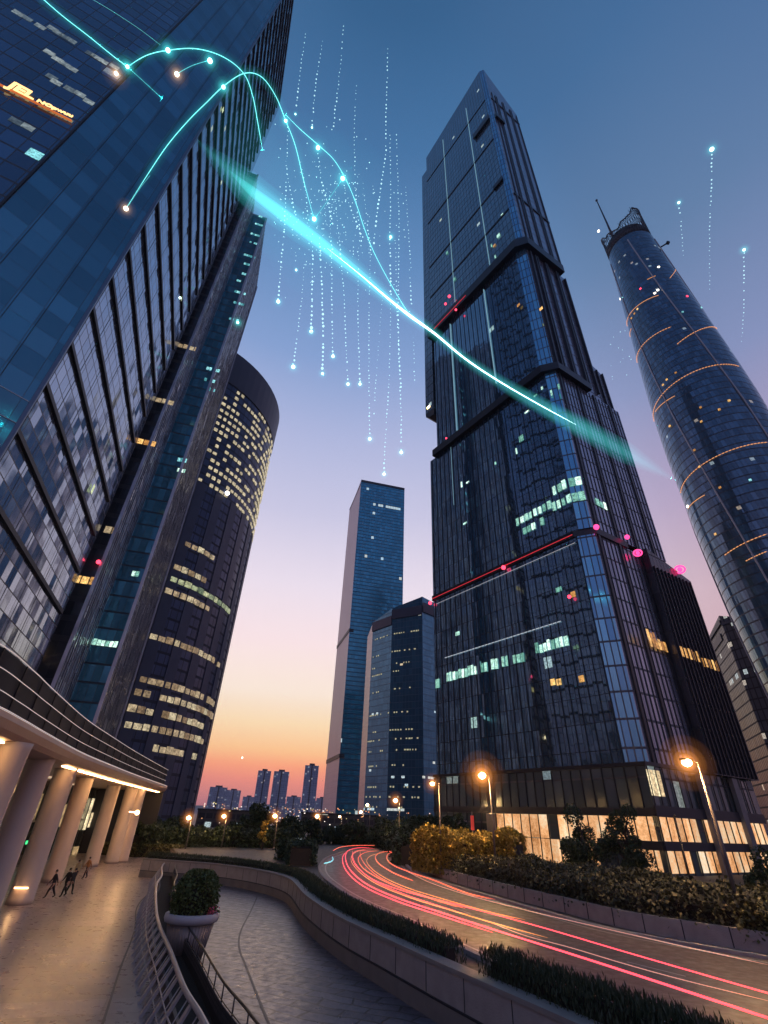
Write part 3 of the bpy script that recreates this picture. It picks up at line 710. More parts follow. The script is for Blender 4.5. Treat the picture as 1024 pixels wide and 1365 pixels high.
# windows showing lit rooms on the dark left front
lst = []
for row, (z_, pts) in enumerate([(0, [(15, 15), (27, 22), (45, 33), (62, 36), (70, 42), (78, 47), (87, 52), (113, 70), (120, 74), (130, 80), (145, 87)]), (0, [(57, 68), (68, 77), (77, 83), (88, 90)]), (0, [(60, 101), (66, 108), (84, 117), (98, 124), (110, 134)]), (0, [(10, 160), (27, 168)])]):
    for px, py in pts:
        s, z = onp(px, py, Pn2, Pn); lst.append((s, z, 1.7, 1.6))
panes(L1, Pn2, Pn, lst, lit_glass('dim_grey_lit_glass', (.35, .5, .6), (.6, .7, .7), .35, .6), .06)
s, z = onp(33, 205, Pn2, Pn)
panes(L1, Pn2, Pn, [(s, z, 2.0, 2.4)], M_['lit_cyan'], .06)
lst = [onp(px, py, LB, LF)+(1.0, 2.0) for px, py in ((240, 397), (119, 655), (295, 145), (298, 170), (280, 170), (293, 243))]
panes(L1, LB, LF, lst, lit_glass('pale_lit_glass', (.8, .9, .7), (.7, .8, .3), .9), .32)
# lettering of the roof sign
def text_mesh(txt, size, depth=.08, bold=.0):
    cu = bpy.data.curves.new('lettering', 'FONT'); cu.body = txt; cu.size = size; cu.extrude = depth; cu.offset = bold; cu.resolution_u = 3
    o = bpy.data.objects.new('lettering', cu); COL.objects.link(o); bpy.context.view_layer.update()
    me = bpy.data.meshes.new_from_object(o.evaluated_get(bpy.context.evaluated_depsgraph_get())); bpy.data.objects.remove(o); return me
def text_on(txt, px0, py0, px1, py1, P0, P1, m, parent, name, out=.3, hscale=1.0):
    s0, z0 = onp(px0, py0, P0, P1); s1, z1 = onp(px1, py1, P0, P1)
    me = text_mesh(txt, 1.0, .12, .03); xs = [v.co.x for v in me.vertices]; wd = max(xs)-min(xs); k = abs(s1-s0)/wd
    e = (P1-P0).normalized(); n = Vector((e.y, -e.x, 0)); up_ = Vector((0, 0, 1)); x_ = (e*(s1-s0) + up_*(z1-z0)).normalized()
    org = P0 + e*s0 + n*out + Vector((0, 0, z0)) - Vector(parent['_o'])
    kk = math.hypot(s1-s0, z1-z0)/wd
    for v in me.vertices:
        p = org + x_*(v.co.x-min(xs))*kk + up_*v.co.y*kk*hscale + n*v.co.z*.6; v.co = p
    me.materials.clear(); me.materials.append(m); o = bpy.data.objects.new(name, me); COL.objects.link(o); o.parent = parent; return o
M_['sign'] = emit('gold_sign_light', (1, .58, .22), 2.0)
M_['sign_red'] = emit('sign_backlight', (1, .25, .06), .55)
text_on('JEL', 7, 118, 44, 137, Pn2, Pn, M_['sign'], L1, 'sign_letters', .5, 1.15)
text_on('NOpwuu', 49, 139, 96, 160, Pn2, Pn, M_['sign'], L1, 'sign_letters', .5, .95)
s0, z0 = onp(0, 113, Pn2, Pn); s1, z1 = onp(97, 162, Pn2, Pn); e_ = (Pn-Pn2).normalized(); n_ = Vector((e_.y, -e_.x, 0))
mb = MB(); mb.tube([Pn2 + e_*s0 + n_*.35 + Vector((0, 0, z0-.6)), Pn2 + e_*s1 + n_*.35 + Vector((0, 0, z1-.6))], .22, 6); mb.build('sign_bar', M_['sign_red'], L1)
mb = MB(); a0 = Pn2 + e_*(s0+(s1-s0)*.14) + n_*.5; mb.tube([a0 + Vector((0, 0, z0+2.2)), a0 + e_*2.0 + Vector((0, 0, z0+2.2+(z1-z0)*.05)), a0 + e_*2.2 + Vector((0, 0, z0+1.2))], .17, 6)
mb.build('sign_emblem', M_['sign'], L1)

# ================================================================ SECOND LEFT TOWER (stepped, fin walls)
q1 = pol(-32.9, 120); eS = Vector((math.sin(R(-18.3)), math.cos(R(-18.3)), 0))
def hit(P, dirv, a):                                          # where the ray P + t*dir crosses azimuth a
    ax, ay = math.sin(R(a)), math.cos(R(a)); t = (P.y*ax - P.x*ay)/(dirv.x*ay - dirv.y*ax); return P + dirv*t
q2 = hit(q1, eS, -31.0); eX = Vector((math.sin(R(74)), math.cos(R(74)), 0)); q3 = hit(q2, eX, -28.4); q4 = hit(q3, eS, -26.2); q0 = q1 - eX*26
L2 = thing('finned_tower', (q3.x, q3.y, 0), 'dark teal tower with two silvery finned side walls, left of the round tower', 'skyscraper')
H2 = 254
M_['l2d'] = facade('dark_recess_glass', (.05, .06, .07), 2.0, 4.4, .06, 1.3, (.022, .028, .035), 1.5, .03, .25, lit=.0, pv=.8, metal=.4)
M_['l2t'] = facade('teal_glass', (.07, .26, .34), 1.8, 4.4, .10, .5, (.008, .03, .045), 1.7, .03, .12, lit=.003, litcol=(.2, .9, .9), litk=.4, pv=.8, metal=.6)
M_['l2f'] = facade('fin_wall_glass', (.46, .50, .60), .95, 3.2, .22, .10, (.05, .055, .075), 1.8, .15, .22, pv=1.0, metal=.3, skew=.10)
mb = MB(); mb.prism([q0, q1, q2, q3, q4, q4 - eX*60, q0 + eS*60], -1, H2, capmi=3)
for i in range(len(mb.f)):
    pass
# material per wall: order of the prism's walls
for i, mi in enumerate([0, 2, 1, 2, 1, 1, 0]): mb.mi[i] = mi
mb.build('tower_body', [M_['l2d'], M_['l2t'], M_['l2f'], M_['black']], L2)
def finwall(P0, P1, z0, z1, step, r, m, seed, bow=0.0, lean=0.0):
    rg = random.Random(seed); L = (P1-P0).length; e = (P1-P0).normalized(); n = Vector((e.y, -e.x, 0)); mb = MB(); s = .2
    while s < L:
        w = r*rg.uniform(.5, 1.1)
        mb.wallbox(P0, P1, s, s+w, z0, z1, .0, .10*rg.uniform(.6, 1.4)); s += step*rg.uniform(.8, 1.2)
    return mb
finwall(q1, q2, 0, H2+1.5, 1.9, .14, None, 1).build('vertical_fins', M_['dark_metal'], L2)
finwall(q3, q4, 0, H2+1.5, 1.7, .16, None, 2).build('vertical_fins', M_['dark_metal'], L2)
# short cross pieces weaving between the fins
def weave(P0, P1, z0, z1, n, seed):
    rg = random.Random(seed); L = (P1-P0).length; mb = MB()
    for _ in range(n):
        s = rg.uniform(0, L-1.6); z = rg.uniform(z0, z1); l = rg.uniform(.5, 1.5); mb.wallbox(P0, P1, s, s+l, z, z+rg.uniform(.12, .5), .08, .15)
    return mb
weave(q1, q2, 2, 240, 500, 4).build('cross_pieces', M_['silver'], L2)
weave(q3, q4, 2, 250, 700, 5).build('cross_pieces', M_['silver'], L2)
mb = MB(); mb.wallbox(q1, q2, -.35, 0, 0, H2, -.2, .5); mb.wallbox(q3, q4, -.4, 0, 0, H2, -.2, .6); mb.wallbox(q3, q4, (q4-q3).length, (q4-q3).length+.3, 0, H2, -.2, .6); mb.build('edge_trim', M_['silver'], L2)
mb = MB(); mb.prism([q3 + eX*0 , q4, q4-eX*18, q3-eX*18], H2, H2+.8); mb.build('roof_edge', M_['silver'], L2)
def bandpx(P0, P1, px0, py0, px1, py1, h, step, m, fill_=.85, out=.06, parent=None):
    s0, z0 = onp(px0, py0, P0, P1); s1, z1 = onp(px1, py1, P0, P1); s = s0; l = []
    while s < s1-.3:
        if rnd.random() < fill_: l.append((s, (z0+z1)/2, min(step*.86, s1-s), h*rnd.uniform(.8, 1)))
        s += step
    panes(parent, P0, P1, l, m, out)
for y in (462, 535, 590, 707, 775): bandpx(q0, q1, {462: 236, 535: 207, 590: 182, 707: 128, 775: 96}[y], y, {462: 260, 535: 232, 590: 206, 707: 152, 775: 126}[y], y+6, 1.9, 1.7, M_['lit_orange' if y in (590, 775) else 'lit_yellow'], .95, .06, L2)
for (x0, y0, x1, y1, m) in ((118, 856, 156, 866, 'lit_green'), (170, 766, 185, 770, 'lit_green'), (236, 628, 246, 631, 'lit_green'), (236, 615, 250, 617, 'lit_cyan'), (275, 492, 292, 497, 'lit_cyan'), (272, 507, 286, 511, 'lit_cyan'), (277, 520, 286, 523, 'lit_cyan'), (305, 426, 318, 429, 'lit_cyan'),
                            (311, 404, 325, 408, 'lit_cyan'), (312, 390, 328, 393, 'lit_cyan'), (315, 375, 328, 378, 'lit_cyan'), (322, 366, 331, 368, 'lit_cyan'), (325, 352, 336, 356, 'lit_cyan'), (325, 340, 340, 345, 'lit_cyan'), (330, 322, 343, 327, 'lit_cyan'), (334, 312, 346, 316, 'lit_cyan'), (340, 298, 350, 303, 'lit_cyan'), (345, 288, 352, 292, 'lit_cyan')):
    bandpx(q2, q3, x0, y0, x1, y1, 1.6, .95, M_[m], .75, .06, L2)
s, z = onp(53, 868, q0, q1); p = Vector((q0.x, q0.y, 0)) + (q1-q0).normalized()*s + Vector((0, 0, z)); mb = MB(); mb.sphere(p - eS*.8, .55, 10, 6); mb.build('orange_lamp', M_['warm_dim'], L2)
s, z = onp(132, 751, q0, q1); p = Vector((q0.x, q0.y, 0)) + (q1-q0).normalized()*s + Vector((0, 0, z)); mb = MB(); mb.sphere(p - eS*.8, .5, 10, 6); mb.build('orange_lamp', M_['red'], L2)

# ================================================================ ROUND TOWER
ctr = pol(-30.1, 230); RR3 = 50.6; H3 = 205
L3 = thing('round_tower', (ctr.x, ctr.y, 0), 'dark cylindrical tower with rows of yellow lit windows and a plain flared crown ring', 'skyscraper')
M_['l3'] = facade('round_tower_wall', (.04, .06, .115), 2.6, 4.0, .3, .9, (.018, .024, .042), 1.5, .01, .3, lit=.004, litcol=(1, .75, .4), litk=.3, pv=.6, metal=.35)
M_['l3cap'] = simple('crown_cladding', (.05, .055, .085), .5, .1, .15, .1)
def cyl_wall(mb, c, rf, zs, k=72, a0=0, a1=2*math.pi, mi=0):
    for z0, z1 in zip(zs, zs[1:]):
        for j in range(k):
            p, q = a0+(a1-a0)*j/k, a0+(a1-a0)*(j+1)/k; r0_, r1_ = rf(z0), rf(z1); rm = r0_
            P = lambda a, r, z: (c.x+r*math.cos(a), c.y+r*math.sin(a), z)
            mb.face([P(p, r0_, z0), P(q, r0_, z0), P(q, r1_, z1), P(p, r1_, z1)], [(p*rm, z0), (q*rm, z0), (q*rm, z1), (p*rm, z1)], mi, True)
mb = MB(); cyl_wall(mb, ctr, lambda z: RR3, [-1, 60, 120, 186]); mb.build('tower_body', M_['l3'], L3)
mb = MB(); cyl_wall(mb, ctr, lambda z: RR3+.5+max(0, (z-186))*.02, [184, 190, 197, H3]); k = 72
mb.face([(ctr.x+(RR3+.8)*math.cos(2*math.pi*j/k), ctr.y+(RR3+.8)*math.sin(2*math.pi*j/k), H3) for j in range(k)])
mb.face([(ctr.x+(RR3+.5)*math.cos(-2*math.pi*j/k), ctr.y+(RR3+.5)*math.sin(-2*math.pi*j/k), 184) for j in range(k)])
mb.build('crown_ring', M_['l3cap'], L3)
# rounded pilasters on the lower half
mb = MB()
for j in range(34):
    a = 2*math.pi*j/34
    mb.box((ctr.x+(RR3+.0)*math.cos(a), ctr.y+(RR3+.0)*math.sin(a), 62), (.45, 4.2, 124), a)
mb.build('pilaster', simple('pilaster_stone', (.050, .064, .108), .5, 0, .2, .3), L3)
cyl_front = math.atan2(-ctr.y, -ctr.x)
wins = []
def ringrow(z, aa, ab, h, fill_, w=2.3, step=3.05, m='lit_yellow'):
    a = aa
    while a < ab:
        if rnd.random() < fill_: wins.append((a, z, w*rnd.uniform(.7, 1.05), h*rnd.uniform(.8, 1.05), m))
        a += step/RR3
aL = oncyl(250, 727, ctr.x, ctr.y, lambda z: RR3)[0]; aL = min(aL, aL)
aA = cyl_front - .1; aB = cyl_front + 1.42
for k_ in range(15): ringrow(128 + k_*4.1 - 4, aA, aB, 1.5, .66 if k_ < 12 else .5, 1.9, 2.75, rnd.choice(['lit_yellow', 'lit_yellow', 'lit_dim']))
for (p0, p1, f, m) in (((250, 727), (283, 748), .95, 'lit_yellow'), ((236, 758), (274, 780), .9, 'lit_yellow'), ((231, 774), (306, 822), .85, 'lit_green2'), ((224, 790), (278, 817), .8, 'lit_yellow'), ((204, 850), (292, 893), .95, 'lit_yellow'), ((190, 908), (283, 943), .97, 'lit_yellow'),
                       ((183, 925), (281, 960), .9, 'lit_yellow'), ((175, 946), (272, 976), .85, 'lit_yellow'), ((170, 968), (272, 996), .9, 'lit_yellow'), ((195, 1000), (262, 1014), .55, 'lit_yellow')):
    a0_, z0_ = oncyl(*p0, ctr.x, ctr.y, lambda z: RR3); a1_, z1_ = oncyl(*p1, ctr.x, ctr.y, lambda z: RR3)
    ringrow((z0_+z1_)/2, min(a0_, a1_), max(a0_, a1_), 2.1, f, 2.7, 3.05, m)
M_['lit_green2'] = lit_glass('pale_green_lit_glass', (.6, .85, .5), (.8, .8, .45), .5, .6)
def win_mesh(mb, a, z, w, h):
    c, s_ = math.cos(a), math.sin(a); e = Vector((-s_, c, 0)); n = Vector((c, s_, 0)); p = ctr + n*(RR3+.02)
    b = [p - e*w/2 + n*.42, p + e*w/2 + n*.42, p + e*w/2 - n*.1, p - e*w/2 - n*.1]; b = [Vector((v.x, v.y, z)) for v in b]
    mb.hexa(b, [v + Vector((0, 0, h)) for v in b])
wins.sort(key=lambda w_: w_[1])
mb = MB()
big = sorted(wins, key=lambda w_: -(w_[3]/(1+w_[1]*.004)))
for i, w_ in enumerate(wins):
    if i < 99: m2 = MB(); win_mesh(m2, *w_[:4]); m2.build('lit_window', M_[w_[4]], L3)
    else: win_mesh(mb, *w_[:4])
stuff(mb.build('lit_windows', M_['lit_yellow'], L3))
a_, z_ = oncyl(301, 658, ctr.x, ctr.y, lambda z: RR3); mb = MB(); mb.sphere((ctr.x+(RR3+1)*math.cos(a_), ctr.y+(RR3+1)*math.sin(a_), z_), 1.0, 10, 6); mb.build('facade_lamp', M_['white_lamp'], L3)

# ================================================================ MIDDLE DISTANCE TOWERS
M_['m1a'] = facade('slab_left_sky_tint', (.72, .53, .52), 3.0, 4.0, .1, .3, (.62, .46, .45), 1.5, .004, .4, pv=.10, frough=.1)  # pink sunset reflection painted into the base colour of this side
M_['m1b'] = facade('slab_front_glass', (.055, .30, .42), 3.0, 4.0, .2, .8, (.012, .07, .11), 1.6, .008, .15, lit=.004, litcol=(.9, .8, .5), litk=.8, litrow=.04, pv=.5, metal=.7)
def slab(name, label, pts, tops, mats, mi, cat='skyscraper', z0=-1):
    t = thing(name, (pts[0].x, pts[0].y, 0), label, cat)
    mb = MB(); mb.prism([(p.x, p.y) for p in pts], z0, tops[0], capmi=len(mats)-1, tops=tops)
    for i, m in enumerate(mi): mb.mi[i] = m
    mb.build('tower_body', mats, t); return t
pA, pB, pC = pol(-4.95, 508), pol(-3.62, 450), pol(2.9, 463)
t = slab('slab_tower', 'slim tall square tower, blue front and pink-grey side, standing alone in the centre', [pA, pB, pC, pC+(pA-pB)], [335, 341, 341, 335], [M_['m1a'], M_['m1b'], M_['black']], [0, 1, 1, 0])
for z in (158, 49): mb = MB(); mb.wallbox(pA, pB, -.3, (pB-pA).length+.3, z, z+3.2, -.2, .5); mb.wallbox(pB, pC, -.5, 4, z, z+3, -.2, .5); mb.build('service_band', M_['black'], t)
mb = MB(); mb.wallbox(pB, pC, 0, (pC-pB).length, 338.5, 341.6, -.3, .4); mb.wallbox(pA, pB, 0, (pB-pA).length, 335.5, 336.5, -.3, .4); mb.build('parapet', M_['ledge'], t)
M_['m2'] = facade('rounded_office_glass', (.075, .24, .35), 2.2, 4.0, .15, .3, (.02, .07, .11), 1.6, .008, .16, lit=.006, litcol=(1, .8, .5), litk=.9, litrow=.12, pv=.35, lw=.3, metal=.65)
M_['m2a'] = facade('office_end_sky_tint', (.85, .60, .50), 3, 4, .05, .2, (.7, .5, .42), 1.5, .004, .4, pv=.08)  # peach base colour stands in for sunset sky mirrored on this end
w0, w1, w2, w3, w4 = pol(-1.35, 366), pol(-.75, 332), pol(1.6, 316), pol(5.4, 306), pol(9, 330)
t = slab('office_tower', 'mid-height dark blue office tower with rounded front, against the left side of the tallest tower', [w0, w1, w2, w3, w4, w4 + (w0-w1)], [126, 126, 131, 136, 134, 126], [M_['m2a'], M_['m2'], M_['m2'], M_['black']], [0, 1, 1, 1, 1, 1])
mb = MB()
for P0, P1, za in ((w1, w2, 119), (w2, w3, 123), (w3, w4, 125)): mb.wallbox(P0, P1, 0, (P1-P0).length, za, za+6.5, .0, .8)
mb.build('crown_cladding', M_['l3cap'], t)
mb = MB(); rg = random.Random(12)
for P0, P1 in ((w1, w2), (w2, w3)):
    L = (P1-P0).length
    for z in (112, 100, 92, 87, 76, 62, 52, 47, 41, 33, 22, 17, 12):
        s = rg.uniform(0, 3); end = rg.uniform(L*.4, L)
        while s < end:
            if rg.random() < .6: mb.wallbox(P0, P1, s, s+rg.uniform(.5, 1.4), z+rg.uniform(0, .2), z+.9, .1, .16)
            s += 1.8
mb.build('lit_floor_line', lit_glass('faint_floor_light', (1, .75, .4), (.9, 1, .7), .55), t)

# ================================================================ RIGHT TAPERING TOWER
rc = pol(43.25, 230)
prof = [(-1, 17.5), (40, 18.2), (80, 20.6), (120, 22.0), (170, 22.3), (210, 20.6), (250, 18.2), (290, 15.8), (325, 14.0), (345, 13.2)]
def rR(z):
    for (za, ra), (zb, rb) in zip(prof, prof[1:]):
        if z <= zb: t_ = max(0, (z-za)/(zb-za)); return ra + (rb-ra)*t_
    return prof[-1][1]
R1 = thing('tapering_tower', (rc.x, rc.y, 0), 'curved tapering dark tower at the right edge with amber rings and a mast', 'skyscraper')
M_['r1'] = facade('tapering_glass', (.065, .125, .185), 1.6, 4.0, .12, .55, (.012, .020, .032), 1.6, .02, .12, lit=.006, litcol=(1, .8, .6), litk=.35, litrow=.03, skew=.12, pv=.9, lw=.4, metal=.6)
zs = [-1] + [20*i for i in range(1, 17)] + [330]
mb = MB(); cyl_wall(mb, rc, rR, zs, 80); mb.face([(rc.x+rR(330)*math.cos(2*math.pi*j/40), rc.y+rR(330)*math.sin(2*math.pi*j/40), 329.9) for j in range(40)], mi=0); mb.build('tower_body', M_['r1'], R1)
# spiral seams
mb = MB()
for k in range(5):
    a0 = 2*math.pi*k/5 + .35; mb.tube([(rc.x+(rR(z)+.1)*math.cos(a0-z*.0042), rc.y+(rR(z)+.1)*math.sin(a0-z*.0042), z) for z in range(0, 330, 6)], .38, 4)
mb.build('spiral_rib', M_['steel'], R1)
frontR = math.atan2(-rc.y, -rc.x)
# sloping open crown
def rim(a):
    t_ = a - frontR; return 353 - 9*math.cos(2*(t_+.15)) + 3*math.sin(t_) + 1.4*math.sin(9*t_) + .8*math.sin(17*t_)
mb = MB(); k = 48
for j in range(k):
    a0, a1 = 2*math.pi*j/k, 2*math.pi*(j+1)/k
    P = lambda a, z, r=13.4: Vector((rc.x+r*math.cos(a), rc.y+r*math.sin(a), z))
    mb.tube([P(a0, 329), P(a0, rim(a0))], .22, 4); mb.tube([P(a0, rim(a0)), P(a1, rim(a1))], .45, 5)
    for q in range(3):
        za, zb = 329+(rim(a0)-329)*q/3, 329+(rim(a1)-329)*(q+1)/3; mb.tube([P(a0, za), P(a1, zb)], .14, 4); mb.tube([P(a0, zb), P(a1, za)], .14, 4)
mb.build('crown_lattice', M_['dark_metal'], R1)
mb = MB(); mb.lathe((rc.x, rc.y, 330), [(12.9, 0), (12.9, 11), (12.0, 12.5)], 32); mb.build('plant_drum', M_['ledge'], R1)
# mast on the near-left horn
ma = frontR + math.pi/2*0 
pL = pol(41.7, 223); pz = 352
mb = MB(); base_ = Vector((pL.x, pL.y, 0)); mb.tube([base_ + Vector((0, 0, 338)), base_ + Vector((0, 0, 366)), base_ + Vector((-.4, 0, 398))], [.9, .6, .35], 6); mb.sphere(base_ + Vector((-.4, 0, 398.6)), .9, 8, 6)
mb.sphere(base_ + Vector((0, 0, 352)), 1.4, 8, 6); mb.build('mast', M_['dark_metal'], R1)
a_, z_ = oncyl(899, 352, rc.x, rc.y, rR); e_ = Vector((math.cos(R(43)), -math.sin(R(43)), 0)); p = Vector((rc.x, rc.y, 318)) + e_*12
mb = MB(); mb.tube([p, p + e_*7], .5, 6); mb.box(tuple(p + e_*7), (1.6, 1.6, 1.6)); mb.build('davit_arm', M_['dark_metal'], R1)
def ringarc(p0, p1, name, m, r=.35, dashed=False, dz=0):
    a0, z0 = oncyl(*p0, rc.x, rc.y, rR); a1, z1 = oncyl(*p1, rc.x, rc.y, rR)
    while a1-a0 > math.pi: a1 -= 2*math.pi
    while a1-a0 < -math.pi: a1 += 2*math.pi
    n = max(8, int(abs(a1-a0)*rR(z0)/1.3)); mb = MB(); P = []
    for i in range(n+1):
        t_ = i/n; a = a0+(a1-a0)*t_; z = z0+(z1-z0)*t_ + dz; P.append(Vector((rc.x+(rR(z)+.25)*math.cos(a), rc.y+(rR(z)+.25)*math.sin(a), z)))
    if dashed:
        for i in range(0, n): 
            q = P[i] + (P[i+1]-P[i])*.55; mb.tube([P[i], q], r*1.25, 5)
    mb.tube(P, r*(.35 if dashed else 1), 5)
    mb.build(name, m, R1)
for p0, p1, dsh in (((834, 436), (878, 394), False), ((834, 452), (842, 438), False), ((846, 485), (895, 436), True), ((903, 459), (957, 438), True), ((871, 562), (985, 489), True), ((874, 549), (900, 528), False),
                    ((908, 657), (1023, 590), True), ((918, 678), (940, 660), False), ((967, 740), (1023, 712), True), ((995, 748), (1023, 735), True), ((893, 371), (902, 358), False), ((863, 373), (874, 368), False)):
    ringarc(p0, p1, 'amber_ring', M_['amber'], .12, dsh)
rg = random.Random(5)
for px, py, m in ((842, 424, 'lit_orange'), (846, 418, 'lit_orange'), (850, 412, 'lit_orange'), (884, 513, 'lit_orange'), (889, 506, 'lit_orange'), (901, 497, 'lit_orange'), (877, 387, 'white_lamp'), (873, 391, 'white_lamp'), (878, 356, 'white_lamp'), (824, 400, 'white_lamp'), (830, 397, 'lit_cyan'), (935, 562, 'lit_orange'), (972, 534, 'lit_orange'), (959, 546, 'lit_orange'), (934, 543, 'lit_orange'),
                  (893, 568, 'lit_orange'), (926, 600, 'lit_orange'), (933, 622, 'lit_orange'), (854, 385, 'red'), (916, 395, 'red'), (917, 675, 'white_lamp'), (954, 712, 'lit_orange'), (1000, 640, 'lit_cyan'), (960, 650, 'lit_orange'), (935, 410, 'lit_cyan'), (910, 416, 'lit_cyan')):
    a_, z_ = oncyl(px, py, rc.x, rc.y, rR); mb = MB(); r_ = rR(z_)+.1; mb.box((rc.x+r_*math.cos(a_), rc.y+r_*math.sin(a_), z_), (.5, .9 if 'lamp' not in m else 1.1, .8), a_); mb.build('lit_window', M_[m], R1)

# low dark building between the towers on the right
M_['r2'] = facade('dark_office_glass', (.03, .04, .06), 2.2, 4.0, .5, .6, (.012, .014, .02), 1.4, .02, .35, lit=.03, litcol=(1, .7, .45), litk=.6, litrow=.04, pv=.8, lw=.5, metal=.0)
x0, x1, x2, x3 = pol(35.2, 285), pol(37.2, 250), pol(38.6, 246), pol(43.5, 270)
t = slab('dark_office_block', 'low dark office block in the gap between the tallest tower and the amber-ringed tower', [x0, x1, x2, x3, x3 + (x0-x1)], [86, 88, 85, 80, 80], [M_['r2'], M_['black']], [0, 0, 0, 0, 0], 'office block')
mb = MB(); mb.wallbox(x0, x1, 2, 30, 79, 82, .05, .4); mb.wallbox(x0, x1, 0, (x1-x0).length, 84.4, 86, 0, .6); mb.wallbox(x1, x2, 0, (x2-x1).length, 83.4, 84.4, 0, .6); mb.build('roof_band', M_['l3cap'], t)

# ================================================================ FAR SKYLINE AND HILLS
M_['far'] = facade('hazy_far_tower_wall', (.20, .25, .33), 4.5, 4.2, 1.6, 1.6, (.32, .37, .46), 1.4, 0, .6, lit=.12, litcol=(1, .85, .7), litk=.35, pv=.9, lw=.7)  # pale blue-grey of distance haze painted into the wall colours
GA = 'towers of the far skyline'
def fartower(label, xa, xb, ytop, d, slant=0, tilt=0, depth=30):
    a, b = pol(ray_az(xa, 1075), d), pol(ray_az(xb, 1075), d); m_ = (a+b)/2; zt = HC + math.tan(math.asin(ray((xa+xb)/2, ytop).z))*d
    t = thing('far_tower', (m_.x, m_.y, 0), label, 'apartment tower', GA); bb = depth*Vector((m_.x, m_.y, 0)).normalized()
    c_ = [a, b, b+bb, a+bb]
    mb = MB(); mb.prism([(p.x, p.y) for p in c_], -1, zt, tops=[zt-slant, zt, zt, zt-slant]); mb.build('tower_body', M_['far'], t)
    w = (b-a).length; mb = MB(); mb.wallbox(a, b, w*.3, w*.7, zt-slant*.6, zt+4, -12, -3); mb.build('roof_house', M_['ledge'], t)
    mb = MB(); mb.wallbox(a, b, w*.46, w*.54, 0, zt-slant, .0, .8); mb.build('facade_recess', M_['ledge'], t)
def ray_az(px, py): d = ray(px, py); return math.degrees(math.atan2(d.x, d.y))
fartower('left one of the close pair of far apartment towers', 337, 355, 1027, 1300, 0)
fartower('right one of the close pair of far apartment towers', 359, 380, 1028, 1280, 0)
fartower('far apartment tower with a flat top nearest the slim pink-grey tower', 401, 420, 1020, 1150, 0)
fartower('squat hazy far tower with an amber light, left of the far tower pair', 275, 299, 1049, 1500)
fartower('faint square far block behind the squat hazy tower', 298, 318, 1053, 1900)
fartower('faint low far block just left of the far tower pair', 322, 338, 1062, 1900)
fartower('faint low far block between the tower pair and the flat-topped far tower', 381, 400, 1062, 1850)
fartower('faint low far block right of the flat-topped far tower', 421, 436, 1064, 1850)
def hills(name, d, h, seed, m, a0=-60, a1=75):
    rg = random.Random(seed); ph = [rg.uniform(0, 6) for _ in range(5)]; mb = MB(); prev = None; rows = 5
    cols_ = []
    for i in range(181):
        a = a0 + (a1-a0)*i/180; zt = h*(.62 + .22*math.sin(a*.13+ph[0]) + .12*math.sin(a*.37+ph[1]) + .05*math.sin(a*1.3+ph[2]) + .03*math.sin(a*3.1+ph[3]))
        cols_.append([pol(a, d + 500*j/rows, -2 + zt*math.sin(math.pi/2*j/rows)) for j in range(rows+1)])
    for c0_, c1_ in zip(cols_, cols_[1:]):
        for j in range(rows): mb.face([c0_[j], c1_[j], c1_[j+1], c0_[j+1]], smooth=True)
    struct(mb.build(name, m))
M_['hill'] = simple('hill_woods', (.10, .12, .14), .95, 0, .4, .01)
hills('hills', 1950, 78, 3, M_['hill'])

# ================================================================ CANOPY BUILDING ON THE LEFT
ring = [(-19.6, -2), (-17.6, 8), (-16.2, 15), (-16.5, 21.5), (-17.9, 26.5), (-19.4, 31), (-22.9, 42), (-25.6, 52.5), (-29.2, 67.5), (-35.2, 95)]
RG = resample(spline([(x, y, 0) for x, y in ring], 10), .5)      # left of travel = towards the building
CB = thing('colonnade_building', (-28, 45, 0), 'curved two-level colonnade with pale columns, glowing warm soffit and glass balustrade beside the plaza', 'building')
def loft(mb, path, prof, mi=0):                               # prof: list of (offset to the left, z)
    for (d0, z0), (d1, z1) in zip(prof, prof[1:]):
        A_ = [Vector((p.x, p.y, z0)) for p in offset(path, d0)]; B_ = [Vector((p.x, p.y, z1)) for p in offset(path, d1)]; ribbon(mb, A_, B_, mi)
mb = MB(); loft(mb, RG, [(30, 8.75), (5.2, 8.75), (4.6, 8.6), (1.0, 8.6), (.25, 8.72)]); mb.build('soffit', M_['soffit'], CB)
mb = MB(); loft(mb, RG, [(.25, 8.72), (0, 8.95), (-.12, 9.3), (0, 9.6), (.3, 9.78), (26, 9.78)]); mb.build('fascia', M_['fascia'], CB)
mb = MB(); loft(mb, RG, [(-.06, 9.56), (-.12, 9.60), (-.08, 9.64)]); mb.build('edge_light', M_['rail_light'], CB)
M_['bal'] = facade('balustrade_glass', (.012, .014, .018), 3.2, 9, .05, .01, (.02, .02, .02), 1.2, .002, .35, pv=.3)
mb = MB(); loft(mb, RG, [(.5, 9.79), (.55, 12.0)]); bm_ = simple('dark_balustrade_mesh', (.036, .040, .048), .6, 0, .5, .5)
bm_.node_tree.nodes['Principled BSDF'].inputs['Specular IOR Level'].default_value = .04
mb.build('balustrade_mesh', bm_, CB)
mb = MB(); 
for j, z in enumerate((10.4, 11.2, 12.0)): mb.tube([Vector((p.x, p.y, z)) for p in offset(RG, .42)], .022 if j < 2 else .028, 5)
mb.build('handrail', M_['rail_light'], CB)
Q = offset(RG, .48)
for i in range(0, len(Q), 7): mb = MB(); mb.box((Q[i].x, Q[i].y, 10.9), (.06, .06, 2.2), 0); mb.build('balustrade_post', M_['black'], CB)
